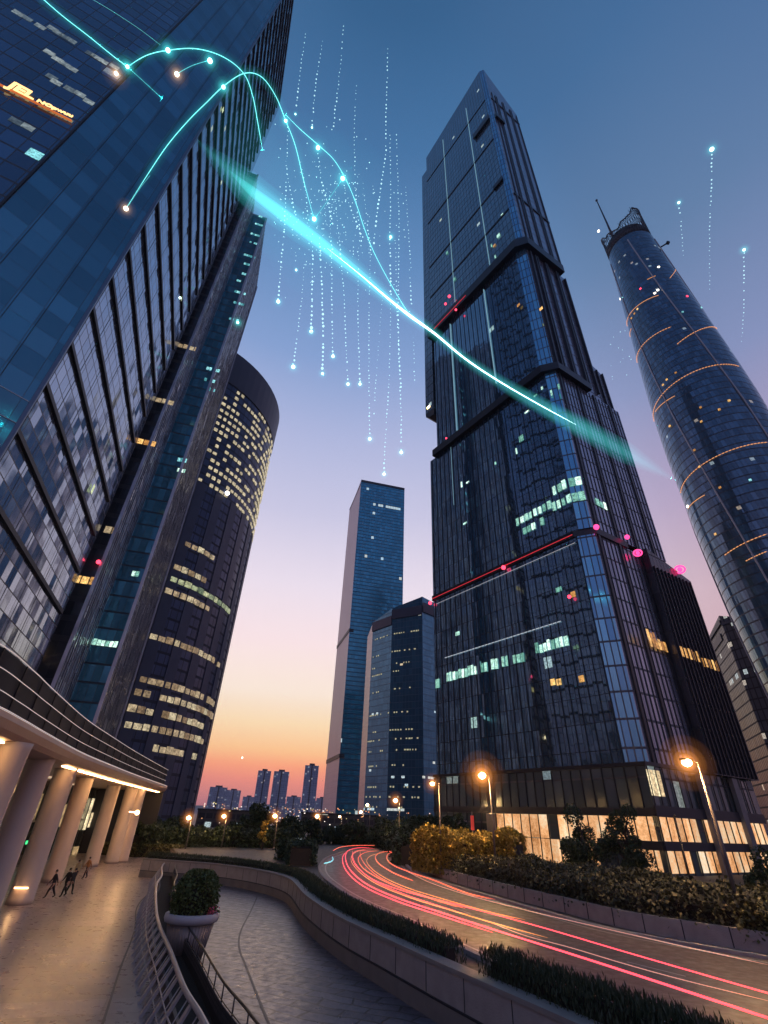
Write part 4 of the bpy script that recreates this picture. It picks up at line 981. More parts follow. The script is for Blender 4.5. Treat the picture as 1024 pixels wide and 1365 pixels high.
# sloping glazed upper storey behind the balustrade
M_['upst'] = facade('upper_storey_glass', (.02, .03, .04), 1.6, 3.2, .12, .25, (.02, .02, .025), 1.6, .03, .1, lit=.0, pv=.8)
mb = MB(); loft(mb, RG, [(9, 9.8), (11, 13.5), (24, 14)]); mb.build('upper_storey', M_['upst'], CB)
# lobby glass set back behind the columns
M_['lob'] = facade('lobby_glass', (.02, .028, .03), 2.4, 4.3, .14, .25, (.03, .03, .03), 1.9, .02, .08, lit=.10, litcol=(1, .65, .35), litk=.8, litrow=.2, pv=.9, lw=.7)
mb = MB(); loft(mb, RG, [(10.5, 0), (10.5, 8.75)]); mb.build('lobby_glazing', M_['lob'], CB)
# end wall of the building towards the trees
e1_ = offset(RG, .3)[-1]; e2_ = offset(RG, 25)[-1]
mb = MB(); mb.wallbox(e2_, e1_, 0, (e1_-e2_).length, 0, 9.7, -.3, 0); mb.build('end_wall', M_['ledge'], CB)
cols = [(-14.2, 22.4), (-17.7, 33.0), (-25.2, 44.8), (-30.0, 57.9), (-34.1, 72.8), (-34.3, 79.0), (-32.7, 78.8)]
cols = []
for fx, fy in ((-105, 1290), (-30, 1234), (25, 1205), (68, 1176), (120, 1155), (148, 1150.5), (161, 1149)): g = gnd(fx, fy); cols.append((g.x, g.y))
for i, (x, y) in enumerate(cols):
    r = .84
    mb = MB(); mb.lathe((x, y, 0), [(r*1.04, 0), (r*1.04, .35), (r, .38), (r*.95, 7.3), (r*.98, 8.4), (r*1.04, 8.74)], 28); mb.build('column', M_['plaster'], CB)
# warm uplight at foot of the nearest full column, bright inner corner on the last
x, y = cols[2]
mb = MB(); mb.box((x+.25, y-.84, 1.0), (.9, .08, .09), .2); mb.build('light_bar', M_['warm_dim'], CB)
lamp('column_foot_light', (x+.6, y-1.7, 1.1), 16, parent=CB, r=.1)
x, y = cols[-1]
mb = MB(); mb.box((x-.75, y-.95, 3.2), (.12, .12, 6.4), .3); mb.build('light_strip', M_['warm'], CB)
lamp('strip_light', (x-1.3, y-2.0, 3.5), 90, parent=CB, r=.3)
# wall lamp on the last column
wl = gnd(183, 1083, 5.3) if False else None
mb = MB(); px_ = pol(ray_az(183, 1083), 82); mb.sphere((px_.x, px_.y, 5.7), .28, 10, 6); mb.tube([(px_.x, px_.y, 5.7), (px_.x-1.2, px_.y+.3, 5.75)], .05, 5); mb.build('wall_lamp', M_['warm'], CB)
lamp('wall_lamp_light', (px_.x+.3, px_.y-.5, 5.6), 120, parent=CB, r=.25)
# recessed soffit lamps near the edge: fittings seen as glowing slots
Ls = offset(RG, .75)
def near_idx(px, py, z=8.6):
    g = gnd(px, py, z); return min(range(len(Ls)), key=lambda i: (Ls[i]-Vector((g.x, g.y, 0))).length)
def slot(i0, n, w=.18):
    mb = MB(); seg = Ls[i0:i0+n+1]
    wall_along(mb, seg, -w, w, 8.55, 8.62); mb.build('soffit_lamp', M_['warm'], CB)
for px, py, n in ((10, 967, 2), (56, 990.6, 2)):
    slot(near_idx(px, py), n, .22); i = near_idx(px, py)
    lamp('soffit_light', (Ls[i].x-.3, Ls[i].y, 8.1), 85, parent=CB, r=.3)
i = near_idx(122, 1023.5); e = near_idx(233, 1058)
while i < min(e+2, len(Ls)-6):
    n = random.choice([3, 4, 5, 6]); slot(i, n, .16); 
    if (i//6) % 2 == 0: lamp('soffit_light', (Ls[i].x-.3, Ls[i].y, 8.0), 110, parent=CB, r=.3)
    i += n + random.choice([1, 1, 2])
for k in (8, 30): lamp('soffit_light', (Ls[k].x-.5, Ls[k].y, 8.0), 70, parent=CB, r=.4)
# long ceiling panels between the columns
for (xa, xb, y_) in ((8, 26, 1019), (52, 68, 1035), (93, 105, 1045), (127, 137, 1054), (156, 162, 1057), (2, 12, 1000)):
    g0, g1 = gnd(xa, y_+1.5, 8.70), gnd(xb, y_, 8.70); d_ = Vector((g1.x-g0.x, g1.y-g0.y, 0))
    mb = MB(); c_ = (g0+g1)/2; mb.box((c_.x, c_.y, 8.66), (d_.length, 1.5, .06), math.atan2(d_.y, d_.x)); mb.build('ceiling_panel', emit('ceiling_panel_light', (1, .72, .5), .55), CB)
# shop lights behind the columns
for (px, py, w, h, z, m) in ((6, 1052, 1.8, 1.6, 6.2, 'red_dim'), (0, 1062, 1.3, .8, 5.6, 'red_dim'), (118, 1085, 1.2, 4.2, 2.8, 'lit_warm'), (148, 1094, 1.5, 2.0, 3.6, 'lit_warm'), (84, 1087, .9, 2.6, 3.0, 'lit_warm'), (52, 1075, .3, 2.6, 4.2, 'lit_warm'), (33, 1105, 1.3, 1.0, 3.0, 'lit_cyan'), (26, 1122, 1.1, .25, 1.9, 'green'), (35, 1123, .35, .35, 1.8, 'green'), (95, 1150, 2.4, 1.4, .8, 'lit_warm'), (0, 1128, 2.5, 2.5, 1.0, 'lit_cyan')):
    if m == 'green': M_.setdefault('green', emit('green_light', (.05, .8, .25), 1.4))
    lobp = offset(RG, 10.2); a_ = R(ray_az(px, py)); best = min(range(len(lobp)), key=lambda i: abs(math.atan2(lobp[i].x, lobp[i].y)-a_)); p = lobp[best]; dd_ = math.hypot(p.x, p.y); zz = HC + math.tan(math.asin(ray(px, py).z))*dd_
    tdir = (lobp[min(best+1, len(lobp)-1)]-lobp[max(best-1, 0)]).normalized(); mb = MB(); mb.box((p.x, p.y, max(.3, zz)), (w, .12, h), math.atan2(tdir.y, tdir.x)); mb.build('shop_light', M_[m], CB)

# ================================================================ RAILING, TROUGH, PLANTER
hp = [(-1.2, 10), (-3.0, 15.5), (-4.35, 18.5), (-5.75, 21.2), (-7.9, 26.0), (-10.3, 31.2), (-12.6, 36.9), (-16.0, 46.0), (-18.0, 52.5), (-21.4, 62), (-25, 76)]
HP = resample(spline([(x, y, 0) for x, y in hp], 10), .3)
t = thing('plaza_railing', (-8, 26, 0), 'leaning grey metal railing along the plaza edge, round handrail on flat bars', 'railing')
mb = MB(); mb.tube([Vector((p.x, p.y, 1.30)) for p in HP], .08, 10); mb.build('handrail', M_['steel'], t)
mb = MB(); FT = offset(HP, .75); MD = offset(HP, .38)
mb.tube([Vector((p.x, p.y, .72)) for p in MD], .03, 6); mb.tube([Vector((p.x, p.y, .42)) for p in offset(HP, .52)], .025, 6); mb.build('lower_rail', M_['steel'], t)
for i in range(0, len(HP), 5):
    mb = MB(); a, b = HP[i], FT[i]; d = (HP[min(i+1, len(HP)-1)]-HP[max(i-1, 0)]).normalized()*.11; n = Vector((-d.y, d.x, 0)).normalized()*.12
    bt = [b-d, b+d, b+d+n, b-d+n]; tp = [Vector((v.x, v.y, 1.27)) for v in (a-d-n*.1, a+d-n*.1, a+d+n*.5, a-d+n*.5)]
    mb.hexa([Vector((v.x, v.y, 0.0)) for v in bt], tp); mb.build('post', M_['steel'], t)
for i in range(2, len(HP), 5):
    a, b = HP[i], FT[i]; mb = MB(); mb.tube([Vector((a.x, a.y, 1.27)), Vector((b.x, b.y, .05))], .02, 4); mb.build('infill_rod', M_['steel'], t)
t = thing('edge_trough', (-7, 26, 0), 'dark sunken planting trough with thin black rail between the plaza railing and the slate court', 'planting trough')
mb = MB(); wall_along(mb, HP, -1.3, -1.2, -.02, .55); wall_along(mb, HP, -.1, .02, -.02, .5); mb.build('trough_wall', M_['black'], t)
mb = MB(); A_ = [Vector((p.x, p.y, .3)) for p in offset(HP, -1.2)]; B_s = [Vector((p.x, p.y, .3)) for p in offset(HP, -.1)]; ribbon(mb, A_, B_s); mb.build('soil', M_['soil'], t)
mb = MB(); OR = offset(HP, -1.25); mb.tube([Vector((p.x, p.y, 1.35)) for p in OR], .045, 6); mb.tube([Vector((p.x, p.y, .95)) for p in OR], .02, 5); mb.build('outer_rail', M_['dark_metal'], t)
mb = MB()
for i in range(0, len(OR), 5): mb.tube([Vector((OR[i].x, OR[i].y, .5)), Vector((OR[i].x, OR[i].y, 1.35))], .025, 5)
mb.build('outer_post', M_['dark_metal'], t)
mb = MB(); wall_along(mb, HP, -1.22, -1.19, .56, .92); mb.build('mesh_panel', facade('rail_mesh', (.02, .02, .022), .12, .12, .02, .02, (.08, .08, .085), 1.5, .05, .3), t)
for k, (u_, v_) in enumerate(((.45, .35), (.7, .5), (.3, .6))): pass

def leaf_mat(name, ca, cb, rough=.6, tr=.25):
    m, N = mat(name); pos = N.n('ShaderNodeNewGeometry').outputs['Position']
    n1 = N.noise(pos, 1.7, 3, .6); n2 = N.noise(pos, 14, 2)
    c = N.mix(n1, g4(ca), g4(cb)); c = N.mix(N.m('MULTIPLY', n2, .5), c, tuple(x*.4 for x in ca)+(1,))
    principled(N, Base_Color=c, Roughness=rough, Subsurface_Weight=0.0)
    return m
M_['leaf'] = leaf_mat('dark_leaves', (.022, .045, .018), (.05, .08, .03))
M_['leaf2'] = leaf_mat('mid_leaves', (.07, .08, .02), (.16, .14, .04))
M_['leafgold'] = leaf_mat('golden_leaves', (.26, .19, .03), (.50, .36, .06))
M_['leafbank'] = leaf_mat('bank_leaves', (.032, .040, .018), (.085, .085, .034))
M_['juniper'] = leaf_mat('juniper_needles', (.03, .05, .022), (.07, .095, .04))
def leaf(mb, p, s, rg, up=0.0):
    th, ph = rg.uniform(0, 2*math.pi), math.acos(rg.uniform(-1, 1)); n = Vector((math.sin(ph)*math.cos(th), math.sin(ph)*math.sin(th), abs(math.cos(ph))*.6+.3)).normalized()
    x = n.cross(Vector((rg.uniform(-1, 1), rg.uniform(-1, 1), rg.uniform(-1, 1)+up*3))).normalized(); y = n.cross(x)
    if up > 0: y = (Vector((rg.uniform(-.4, .4), rg.uniform(-.4, .4), 1))).normalized(); x = y.cross(Vector((math.cos(th), math.sin(th), 0))).normalized()
    w = s*(.5 if up == 0 else .16); l = s*(1 if up == 0 else 1.3)
    b = len(mb.v); mb.v += [tuple(p-x*w*.2-y*l*.5), tuple(p+x*w-y*l*.05), tuple(p+y*l*.55), tuple(p-x*w)]
    mb.f.append((b, b+1, b+2, b+3)); mb.uv.append([(0, 0)]*4); mb.mi.append(0); mb.sm.append(False)
def make_tree(label, loc, h, rad, seed, n=1500, ls=.55, m='leaf', trunk=.32, group=None, low=.28):
    rg = random.Random(seed); t = thing('tree', loc, label, 'tree', group); L = Vector(loc)
    mb = MB(); tr = h*.05*trunk/.32
    top = L + Vector((rg.uniform(-.3, .3), rg.uniform(-.3, .3), h*.8)); mb.tube([L, L+Vector((0, 0, h*.2)), (L+top)/2, top], [tr, tr*.8, tr*.55, tr*.15], 7)
    clumps = []
    for k in range(9 + int(h)):
        a = rg.uniform(0, 2*math.pi); f = rg.uniform(low, .95); rr_ = rad*math.sin(math.pi*min(1, (f-low+.12)/(1.14-low)))**.7*rg.uniform(.35, .95)
        p = L + Vector((rr_*math.cos(a), rr_*math.sin(a), h*f)); clumps.append((p, rad*rg.uniform(.26, .46)))
        s0 = L + Vector((0, 0, h*max(.15, f-.28))); mb.tube([s0, (s0+p)/2+Vector((0, 0, .1)), p], [tr*.4, tr*.25, tr*.08], 5)
    mb.build('trunk', M_['bark'], t)
    mb = MB()
    for i in range(n):
        c_, r_ = clumps[rg.randrange(len(clumps))]; v = Vector((rg.gauss(0, 1), rg.gauss(0, 1), rg.gauss(0, .8))).normalized()*r_*rg.uniform(.45, 1.05)**.6
        leaf(mb, c_+v, ls*rg.uniform(.6, 1.3), rg)
    mb.build('crown', M_[m], t); return t
def make_hedge(name, label, path, d0, d1, z0, z1, n, ls, m, seed, up=0.0, rough=.12, cat='hedge', group=None, bumps=0.0, core=True):
    """hedge along a plan path, dense leaves over a solid twiggy core, uneven top"""
    rg = random.Random(seed); P = resample(path, .4); A_, B_ = offset(P, d0), offset(P, d1); mb = MB()
    if core: wall_along(mb, P, d0+.18, d1-.18, z0, z1-.22-(bumps*.6))
    nc = len(mb.f)
    for i in range(n):
        k = rg.randrange(len(P)); u_ = rg.random(); hz = z1 + bumps*(math.sin(k*.31+seed)+math.sin(k*.83+seed*2)+math.sin(u_*5+k*.17))*.4
        side = rg.random()
        if side < .42: z = hz + rg.gauss(0, rough*.5); 
        elif side < .72: u_ = rg.gauss(0, .05); z = z0 + (hz-z0)*rg.random()
        else: u_ = 1+rg.gauss(0, .05); z = z0 + (hz-z0)*rg.random()
        p = A_[k].lerp(B_[k], u_) + Vector((rg.gauss(0, .15), rg.gauss(0, .15), z)); leaf(mb, p, ls*rg.uniform(.6, 1.4), rg, up)
    for i in range(nc): mb.mi[i] = 1
    c_ = P[len(P)//2]; return place(mb, name, [M_[m], M_['soil']], (c_.x, c_.y, z0), label, cat, group)
# planter
pc = (-8.75, 31.3, 0)
t = thing('planter', pc, 'large tapered ribbed metal planter with pale rolled rim beside the railing', 'planter')
mb = MB(); k = 44
mb.lathe((pc[0], pc[1], 0), [(.78, 0), (1.12, 1.45)], k)
for j in range(k):
    a = 2*math.pi*j/k; c, s_ = math.cos(a), math.sin(a); mb.tube([(pc[0]+.79*c, pc[1]+.79*s_, .02), (pc[0]+1.13*c, pc[1]+1.13*s_, 1.45)], .028, 4)
mb.build('ribbed_body', simple('ribbed_planter_metal', (.30, .27, .25), .4, .4, .2, 1), t)
mb = MB(); mb.lathe((pc[0], pc[1], 0), [(1.12, 1.40), (1.28, 1.46), (1.33, 1.60), (1.30, 1.76), (1.20, 1.80), (1.12, 1.76), (1.12, 1.7)], 40); mb.build('rim', simple('pale_planter_rim', (.42, .41, .43), .5), t)
mb = MB(); mb.lathe((pc[0], pc[1], 0), [(1.10, 1.60), (1.08, 1.70), (.1, 1.74)], 30); mb.build('soil', M_['soil'], t)
rg = random.Random(9); t = thing('shrub', (pc[0], pc[1], 1.7), 'dense rounded green shrub growing in the ribbed planter', 'shrub')
mb = MB()
for k in range(14):
    a = rg.uniform(0, 6.28); r_ = rg.uniform(.1, .75); mb.tube([(pc[0]+.1*math.cos(a), pc[1]+.1*math.sin(a), 1.7), (pc[0]+r_*math.cos(a), pc[1]+r_*math.sin(a), 2.6+rg.random())], [.03, .012], 4)
mb.build('stems', M_['bark'], t)
mb = MB()
for i in range(5200):
    z = rg.random()**.9; rr_ = (1.12*(1-(max(0, z-.35)/.72)**2.0)**.5 if z > .35 else 1.08+.1*z)*rg.uniform(.72, 1.03); a = rg.uniform(0, 6.28); rr_ *= 1+.07*math.sin(a*5+z*7)+.05*math.sin(a*11-z*9)+(.13*rg.random() if i % 14 == 0 else 0)
    leaf(mb, Vector((pc[0]+rr_*math.cos(a), pc[1]+rr_*math.sin(a), 1.72+z*1.78)), .10*rg.uniform(.6, 1.4), rg)
mb.lathe((pc[0], pc[1], 1.7), [(.85, 0), (.85, .9), (.6, 1.4), (.2, 1.7)], 14); mb.mi[-14*3-2:] = [1]*(14*3+2)
mb.build('foliage', [leaf_mat('planter_shrub_leaves', (.06, .10, .02), (.15, .18, .05)), M_['soil']], t)
mb = MB()
for i in range(90): leaf(mb, Vector((pc[0]+1.05*math.cos(-.35)+rg.gauss(0, .13), pc[1]+1.05*math.sin(-.35)+rg.gauss(0, .2), 1.86+rg.gauss(0, .09))), .09, rg)
place(mb, 'pink_flowers', simple('pink_petals', (.55, .08, .14), .6), (pc[0]+1, pc[1]-.35, 1.75), 'small clump of pink flowers at the right side of the planter rim', 'flowers')

# ================================================================ HEDGES
WPs = [p for p in WP]
def sub(a, b): return [p for i, p in enumerate(WP) if a <= i <= b]
iy = lambda y: min(range(len(WP)), key=lambda i: abs(WP[i].y-y))
make_hedge('clipped_hedge', 'longer dark clipped hedge on top of the curving retaining wall', sub(0, iy(24.6)), .62, 1.40, 1.25, 2.05, 30000, .14, 'juniper', 3, .8, .14)
make_hedge('clipped_hedge', 'nearest bushy upright hedge on the retaining wall, right of the gap', sub(iy(22.3), len(WP)-6), .66, 1.40, 1.25, 2.18, 34000, .125, 'juniper', 5, .9, .20)
path = [Vector((-41, 92, 0)), Vector((-37, 90.5, 0)), Vector((-33, 91, 0)), Vector((-29.5, 92.5, 0))]
make_hedge('clipped_hedge', 'low dark hedge at the far end of the plaza beside the last column', spline(path, 6), -1.0, 1.0, 0, 1.5, 6000, .22, 'leaf2', 6)
path = [Vector((-13, 64, 0)), Vector((-9, 62, 0)), Vector((-7, 58, 0))]
make_hedge('round_bush', 'rounded dark bush on the terrace left of where the road curves away', spline([Vector((-11, 78, 0)), Vector((-8.6, 74, 0)), Vector((-8, 69, 0))], 6), -1.4, 1.4, 1.25, 3.3, 5000, .25, 'leaf', 8, cat='bush', bumps=.3)
# golden uplit hedge and dark shrub bank on the far side of the road
KB = resample([Vector((p.x, p.y, 0)) for p in B_], .6)
ib = lambda y: min(range(len(KB)), key=lambda i: abs(KB[i].y-y) + (50 if KB[i].x > 30 and y > 60 else 0))
seg = [p for p in KB if 27 <= p.y <= 92 and p.x < 21]
make_hedge('shrub_bank', 'dark brownish shrubbery filling the bank behind the low road wall', offset(seg, -2.6), -7.5, -.15, 1.6, 3.15, 60000, .19, 'leafbank', 10, 0, .25, 'shrubbery', bumps=.45)
seg2 = [p for p in KB if p.y < 30 and p.x > 16]
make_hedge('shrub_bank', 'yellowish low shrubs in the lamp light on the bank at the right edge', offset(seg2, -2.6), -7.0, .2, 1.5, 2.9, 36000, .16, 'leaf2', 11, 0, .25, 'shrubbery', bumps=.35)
ga, gb = gnd(575, 1136, 2.2), gnd(690, 1147, 2.2)
ga, gb = pol(5.4, 66), pol(14.6, 60)
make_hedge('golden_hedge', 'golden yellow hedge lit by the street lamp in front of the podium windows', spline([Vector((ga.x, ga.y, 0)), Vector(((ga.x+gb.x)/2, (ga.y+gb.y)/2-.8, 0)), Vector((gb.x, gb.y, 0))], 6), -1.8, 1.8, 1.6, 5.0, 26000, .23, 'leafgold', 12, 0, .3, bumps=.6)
# ================================================================ TREES
GT = 'dark trees along the far side of the plaza and road'
tl = [('tallest round-topped dark tree between two lamps, right of the round tower', 343, 1078, 115, 3.6), ('dark tree just left of the tall round-topped tree', 318, 1098, 118, 3.0), ('dark tree right of the tall round-topped tree with a lamp before it', 385, 1096, 118, 3.5),
      ('dark tree under the first street lamp right of the round tower', 268, 1104, 112, 3.2), ('dark tree at the foot of the round tower', 230, 1100, 108, 4), ('dark tree behind the last column', 198, 1098, 104, 4), ('dark tree left of the slim pink-grey tower', 415, 1100, 125, 3.4),
      ('dark tree in front of the slim pink-grey tower', 445, 1102, 130, 3.4), ('dark tree below the office tower, left of the tall pole lamp', 505, 1098, 122, 4.0), ('dark tree directly behind the tall pole lamp', 540, 1100, 112, 4.4), ('dark tree between the pole lamp and the tallest tower', 566, 1094, 95, 3.6),
      ('dark tree against the left corner of the tallest tower', 600, 1096, 86, 3.0), ('dark low tree left of the office tower', 474, 1100, 124, 3.4)]
for k, (lab, px, py, d, r) in enumerate(tl):
    p = pol(ray_az(px, py), d, 1.2 if px > 260 else 0); zt = HC + math.tan(math.asin(ray(px, py).z))*d + .3
    make_tree(lab, tuple(p), zt-p.z, r, 20+k, 3200, .42, 'leaf', group=GT, low=.12)
# understorey below those trees
make_hedge('undergrowth', 'dark undergrowth below the row of trees beyond the plaza', spline([pol(-22, 98), pol(-15, 104), pol(-8, 108)], 8), -2, 3, 0.5, 3.4, 16000, .42, 'leaf', 14, 0, .3, 'undergrowth', bumps=.8)
make_hedge('undergrowth', 'dark undergrowth below the trees where the road disappears', spline([pol(.8, 134), pol(3.5, 122), pol(6.0, 98), pol(7.4, 76)], 8), -6, .5, 1.2, 4.0, 18000, .42, 'leaf', 15, 0, .3, 'undergrowth', bumps=.8)
make_tree('dark broad tree before the lit podium, left of the pair', tuple(pol(20.4, 70, 1.5)), 6.3, 2.9, 61, 7500, .23, 'leaf', group='trees before the lit podium', low=.1)
make_tree('dark airy tree before the lit podium, right of the pair', tuple(pol(24.2, 68, 1.5)), 6.6, 2.5, 62, 6000, .21, 'leaf', group='trees before the lit podium', low=.1)
make_tree('small dark bush-like tree at the right edge below the podium', tuple(pol(34.5, 60, 1.5)), 3.4, 2.0, 63, 4000, .2, 'leaf', low=.08)
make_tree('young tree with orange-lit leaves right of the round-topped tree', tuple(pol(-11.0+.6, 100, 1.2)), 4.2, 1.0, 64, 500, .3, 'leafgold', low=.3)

# ================================================================ STREET LAMPS
GL = 'street lamps along the road and plaza'
def street_lamp(label, a, d, z0, zh, bulb=.22, glow=0, power=120, arm=.8):
    p = pol(a, d, z0); t = thing('street_lamp', tuple(p), label, 'street lamp', GL); side = Vector((-1, -.2, 0)).normalized()
    mb = MB(); mb.tube([p, p+Vector((0, 0, (zh-z0)*.5)), Vector((p.x, p.y, zh+.1))], [.12, .09, .06], 8); mb.lathe(tuple(p), [(.22, 0), (.22, .25), (.13, .35)], 10); mb.build('pole', M_['pole'], t)
    hd = Vector((p.x, p.y, zh)) + side*arm
    mb = MB(); mb.tube([Vector((p.x, p.y, zh+.08)), Vector((p.x, p.y, zh+.2))+side*arm*.5, hd+Vector((0, 0, .18))], .045, 6); mb.box((hd.x, hd.y, hd.z+.17), (.75, .3, .12), math.atan2(side.y, side.x)); mb.build('lamp_head', M_['dark_metal'], t)
    mb = MB(); mb.sphere((hd.x, hd.y, hd.z), bulb, 12, 8, .75); mb.build('lamp_bulb', M_['warm'], t)
    if glow:
        glow_ball(t, hd, glow*1.6, WARM_AIR, .10, 8)
    lamp('lamp_light', (hd.x, hd.y, hd.z-.35), power, parent=t, r=.2)
street_lamp('tallest nearest street lamp on the right bank, glowing orange before the dark tower wing', 31.6, 39, 1.6, 9.75, .30, 1.0, 420)
street_lamp('large glowing street lamp rising behind the golden hedge at the foot of the tallest tower', 12.2, 58, 1.6, 10.35, .40, 1.5, 520)
street_lamp('street lamp at the left corner of the tallest tower, right of the tall pole lamp', 7.0, 62, 1.6, 9.7, .26, .7, 260)
street_lamp('tall pole lamp standing where the road bends out of sight', 2.9, 106, 1.25, 9.3, .42, 1.0, 420)
street_lamp('small far street lamp left of the tall pole lamp, the higher of two', -.1, 150, 1.25, 9.4, .42, 0, 200)
street_lamp('small far street lamp left of the tall pole lamp, the lower of two', -.75, 172, 1.25, 8.0, .45, 0, 200)
street_lamp('far street lamp in front of the slim pink-grey tower', -5.1, 150, 1.25, 6.3, .5, 1.2, 250)
street_lamp('street lamp with a full-length pole left of the slim pink-grey tower', -9.3, 98, 1.25, 6.0, .36, .9, 90, .5)
street_lamp('street lamp just left of the tall round-topped tree', -14.2, 100, .9, 5.65, .34, .9, 80, .5)
street_lamp('street lamp standing closest to the round tower foot', -17.4, 95, .3, 5.25, .36, .9, 80, .5)
street_lamp('far street lamp by the office tower foot, partly hidden by trees', -2.9, 190, 1.25, 6.6, .42, 0, 150)
# leaning bare poles on the right bank
for lab, a, d, zt in (('thin dark bare pole on the bank left of the nearest lamp', 28.6, 43, 7.0),):
    p = pol(a, d, 1.6); mb = MB(); mb.tube([p, p+Vector((0, 0, zt-1.6))], [.07, .045], 6); mb.lathe(tuple(p), [(.14, 0), (.14, .2)], 8); mb.sphere(tuple(p+Vector((0, 0, zt-1.6))), .08, 8, 6); place(mb, 'bare_pole', M_['dark_metal'], tuple(p), lab, 'pole')
# red lamp mast by the service block
p = pol(10.2, 80, 1.5); t = thing('signal_mast', tuple(p), 'slim mast with a red lit panel beside the grey service block', 'mast')
mb = MB(); mb.tube([p, p+Vector((0, 0, 6.0))], .08, 6); mb.build('pole', M_['pole'], t); mb = MB(); mb.box((p.x, p.y-.1, 6.2), (.45, .12, 1.7), .1); mb.build('red_panel', emit('red_panel_light', (.8, .08, .06), .16), t)
# orange-lit small cypress
p = pol(4.0, 100, 1.3); rg = random.Random(2); t = thing('cypress', tuple(p), 'small pointed tree wrapped in orange lights right of the tall pole lamp', 'tree')
mb = MB(); mb.tube([p, p+Vector((0, 0, 4.2))], [.1, .03], 6); mb.build('trunk', M_['bark'], t); mb = MB()
for i in range(260):
    z = rg.random(); r_ = .7*(1-z)*rg.uniform(.6, 1); a = rg.uniform(0, 6.28); leaf(mb, p+Vector((r_*math.cos(a), r_*math.sin(a), .5+z*4.4)), .3, rg)
mb.build('crown', M_['leafbank'], t)
mb = MB()
for i in range(60): z = rg.random(); r_ = .7*(1-z); a = rg.uniform(0, 6.28); mb.sphere(p+Vector((r_*math.cos(a), r_*math.sin(a), .5+z*4.3)), .07, 5, 4)
mb.build('string_lights', M_['amber'], t)

# ================================================================ DISTANT CITY LIGHTS (beyond counting)
rg = random.Random(44); mb = MB()
for i in range(420):
    a = rg.gauss(-3, 7) if rg.random() < .7 else rg.uniform(-16, 6); a = max(-16.5, min(6, a)); d = rg.uniform(180, 700); z = rg.uniform(2.5, 7 + d*.012); p = pol(a, d, z); s_ = d*.0009*rg.uniform(.5, 1.6); mb.box((p.x, p.y, p.z), (s_*1.4, s_, s_), rg.random()*3, rg.choice([0, 0, 0, 1, 2]))
stuff(tag(mb.build('distant_city_lights', [M_['amber'], emit('far_yellow_light', (1, .8, .3), .9), emit('far_white_light', (1, .9, .8), 1.6)]), 'scattered amber and yellow lights of the distant city low on the horizon', 'city lights'))
# low buildings among the far trees
for k, (lab, a0, a1, d, h) in enumerate((('low pale wall-like building beyond the hedge left of the round bush', -9.5, -6.5, 120, 3.6), ('low dark far building behind the tree row, left part', -17, -11, 240, 7), ('low dark far building behind the tree row, by the slim tower', -7, 1, 260, 7.5))):
    a, b = pol(a0, d), pol(a1, d); t = thing('low_building', ((a.x+b.x)/2, (a.y+b.y)/2, 0), lab, 'building')
    n_ = Vector(((a+b)/2)).normalized()*14; mb = MB(); mb.prism([a, b, b+n_, a+n_], -1, h); mb.build('body', facade('low_building_wall_%s' % lab[:8].split()[1], (.09, .08, .08) if k == 0 else (.03, .03, .035), 3, 3, .6, 1.2, (.12, .11, .10), 1.5, 0, .5, lit=.12, litcol=(1, .7, .3), litk=.7), t)
    mb = MB(); mb.wallbox(a, b, -.3, (b-a).length+.3, h, h+.5, -14.3, .3); mb.build('roof', M_['ledge'], t)

# ================================================================ RED LIGHT STREAKS OVER THE ROAD
GS = 'thin streaks of tail light colour following the road'
base_px = [(461, 1137), (459.5, 1144), (461, 1151), (468, 1161), (481, 1172), (500, 1183), (523, 1193), (552, 1204), (586, 1214), (643, 1232), (700, 1253)]
def mk_streak(label, pts, z, r, m):
    P = spline([(x, y, z) for x, y in pts], 10); n = len(P); rad = [r*min(1, (i+1)/(n*.08), (n-i)/(n*.10)) for i in range(n)]
    mb = MB(); mb.tube(P, [max(q, .004) for q in rad], 6); c = P[n//2]; return place(mb, 'light_streak', m, (c.x, c.y, z), label, 'light streak', GS)
def lanepts(t, i0, i1):
    n = len(RL); out = []
    for i in range(i0, i1+1): a, b = RL[i], RR[i]; out.append((a[0]*(1-t)+b[0]*t, a[1]*(1-t)+b[1]*t))
    return out
def pxpts(lst, z): return [tuple(gnd(x, y, z)[:2]) for x, y in lst]
M_['sk1'] = emit('red_streak', (1, .07, .10), 2.6); M_['sk2'] = emit('orange_red_streak', (1, .16, .09), 1.5); M_['sk3'] = emit('amber_streak', (1, .38, .12), 1.0); M_['sk4'] = emit('pale_streak', (1, .55, .45), .6)
M1_ = [(500, 1131), (480, 1130), (466, 1133), (461, 1139), (462, 1150), (470, 1163), (490, 1179), (530, 1197), (590, 1217), (661, 1240), (800, 1284), (1024, 1357), (1100, 1382)]
mk_streak('thickest bright red streak running all the way to the bottom right corner', pxpts(M1_, 2.0), 2.0, 0.031, M_['sk1'])
M2_ = [(495, 1133), (478, 1134), (470, 1139), (472, 1150), (484, 1163), (505, 1176), (550, 1191), (622, 1209), (715, 1234), (841, 1271), (1024, 1324), (1090, 1343)]
mk_streak('thin bright red streak ending at the right edge above the thickest one', pxpts(M2_, 2.0), 2.0, 0.021, M_['sk1'])
mk_streak('short red streak hugging the thickest streak on its left side', pxpts([(x-4, y+3) for x, y in M1_[2:10]], 2.0), 2.0, 0.028, M_['sk1'])
mk_streak('thin red streak in the bundle just right of the thickest one', pxpts([(x+9, y-5) for x, y in M1_[3:10]], 2.0), 2.0, 0.016, M_['sk1'])
mk_streak('thin red streak in the bundle nearest the amber one', pxpts([(x+19, y-8) for x, y in M1_[3:9]], 2.0), 2.0, 0.019, M_['sk2'])
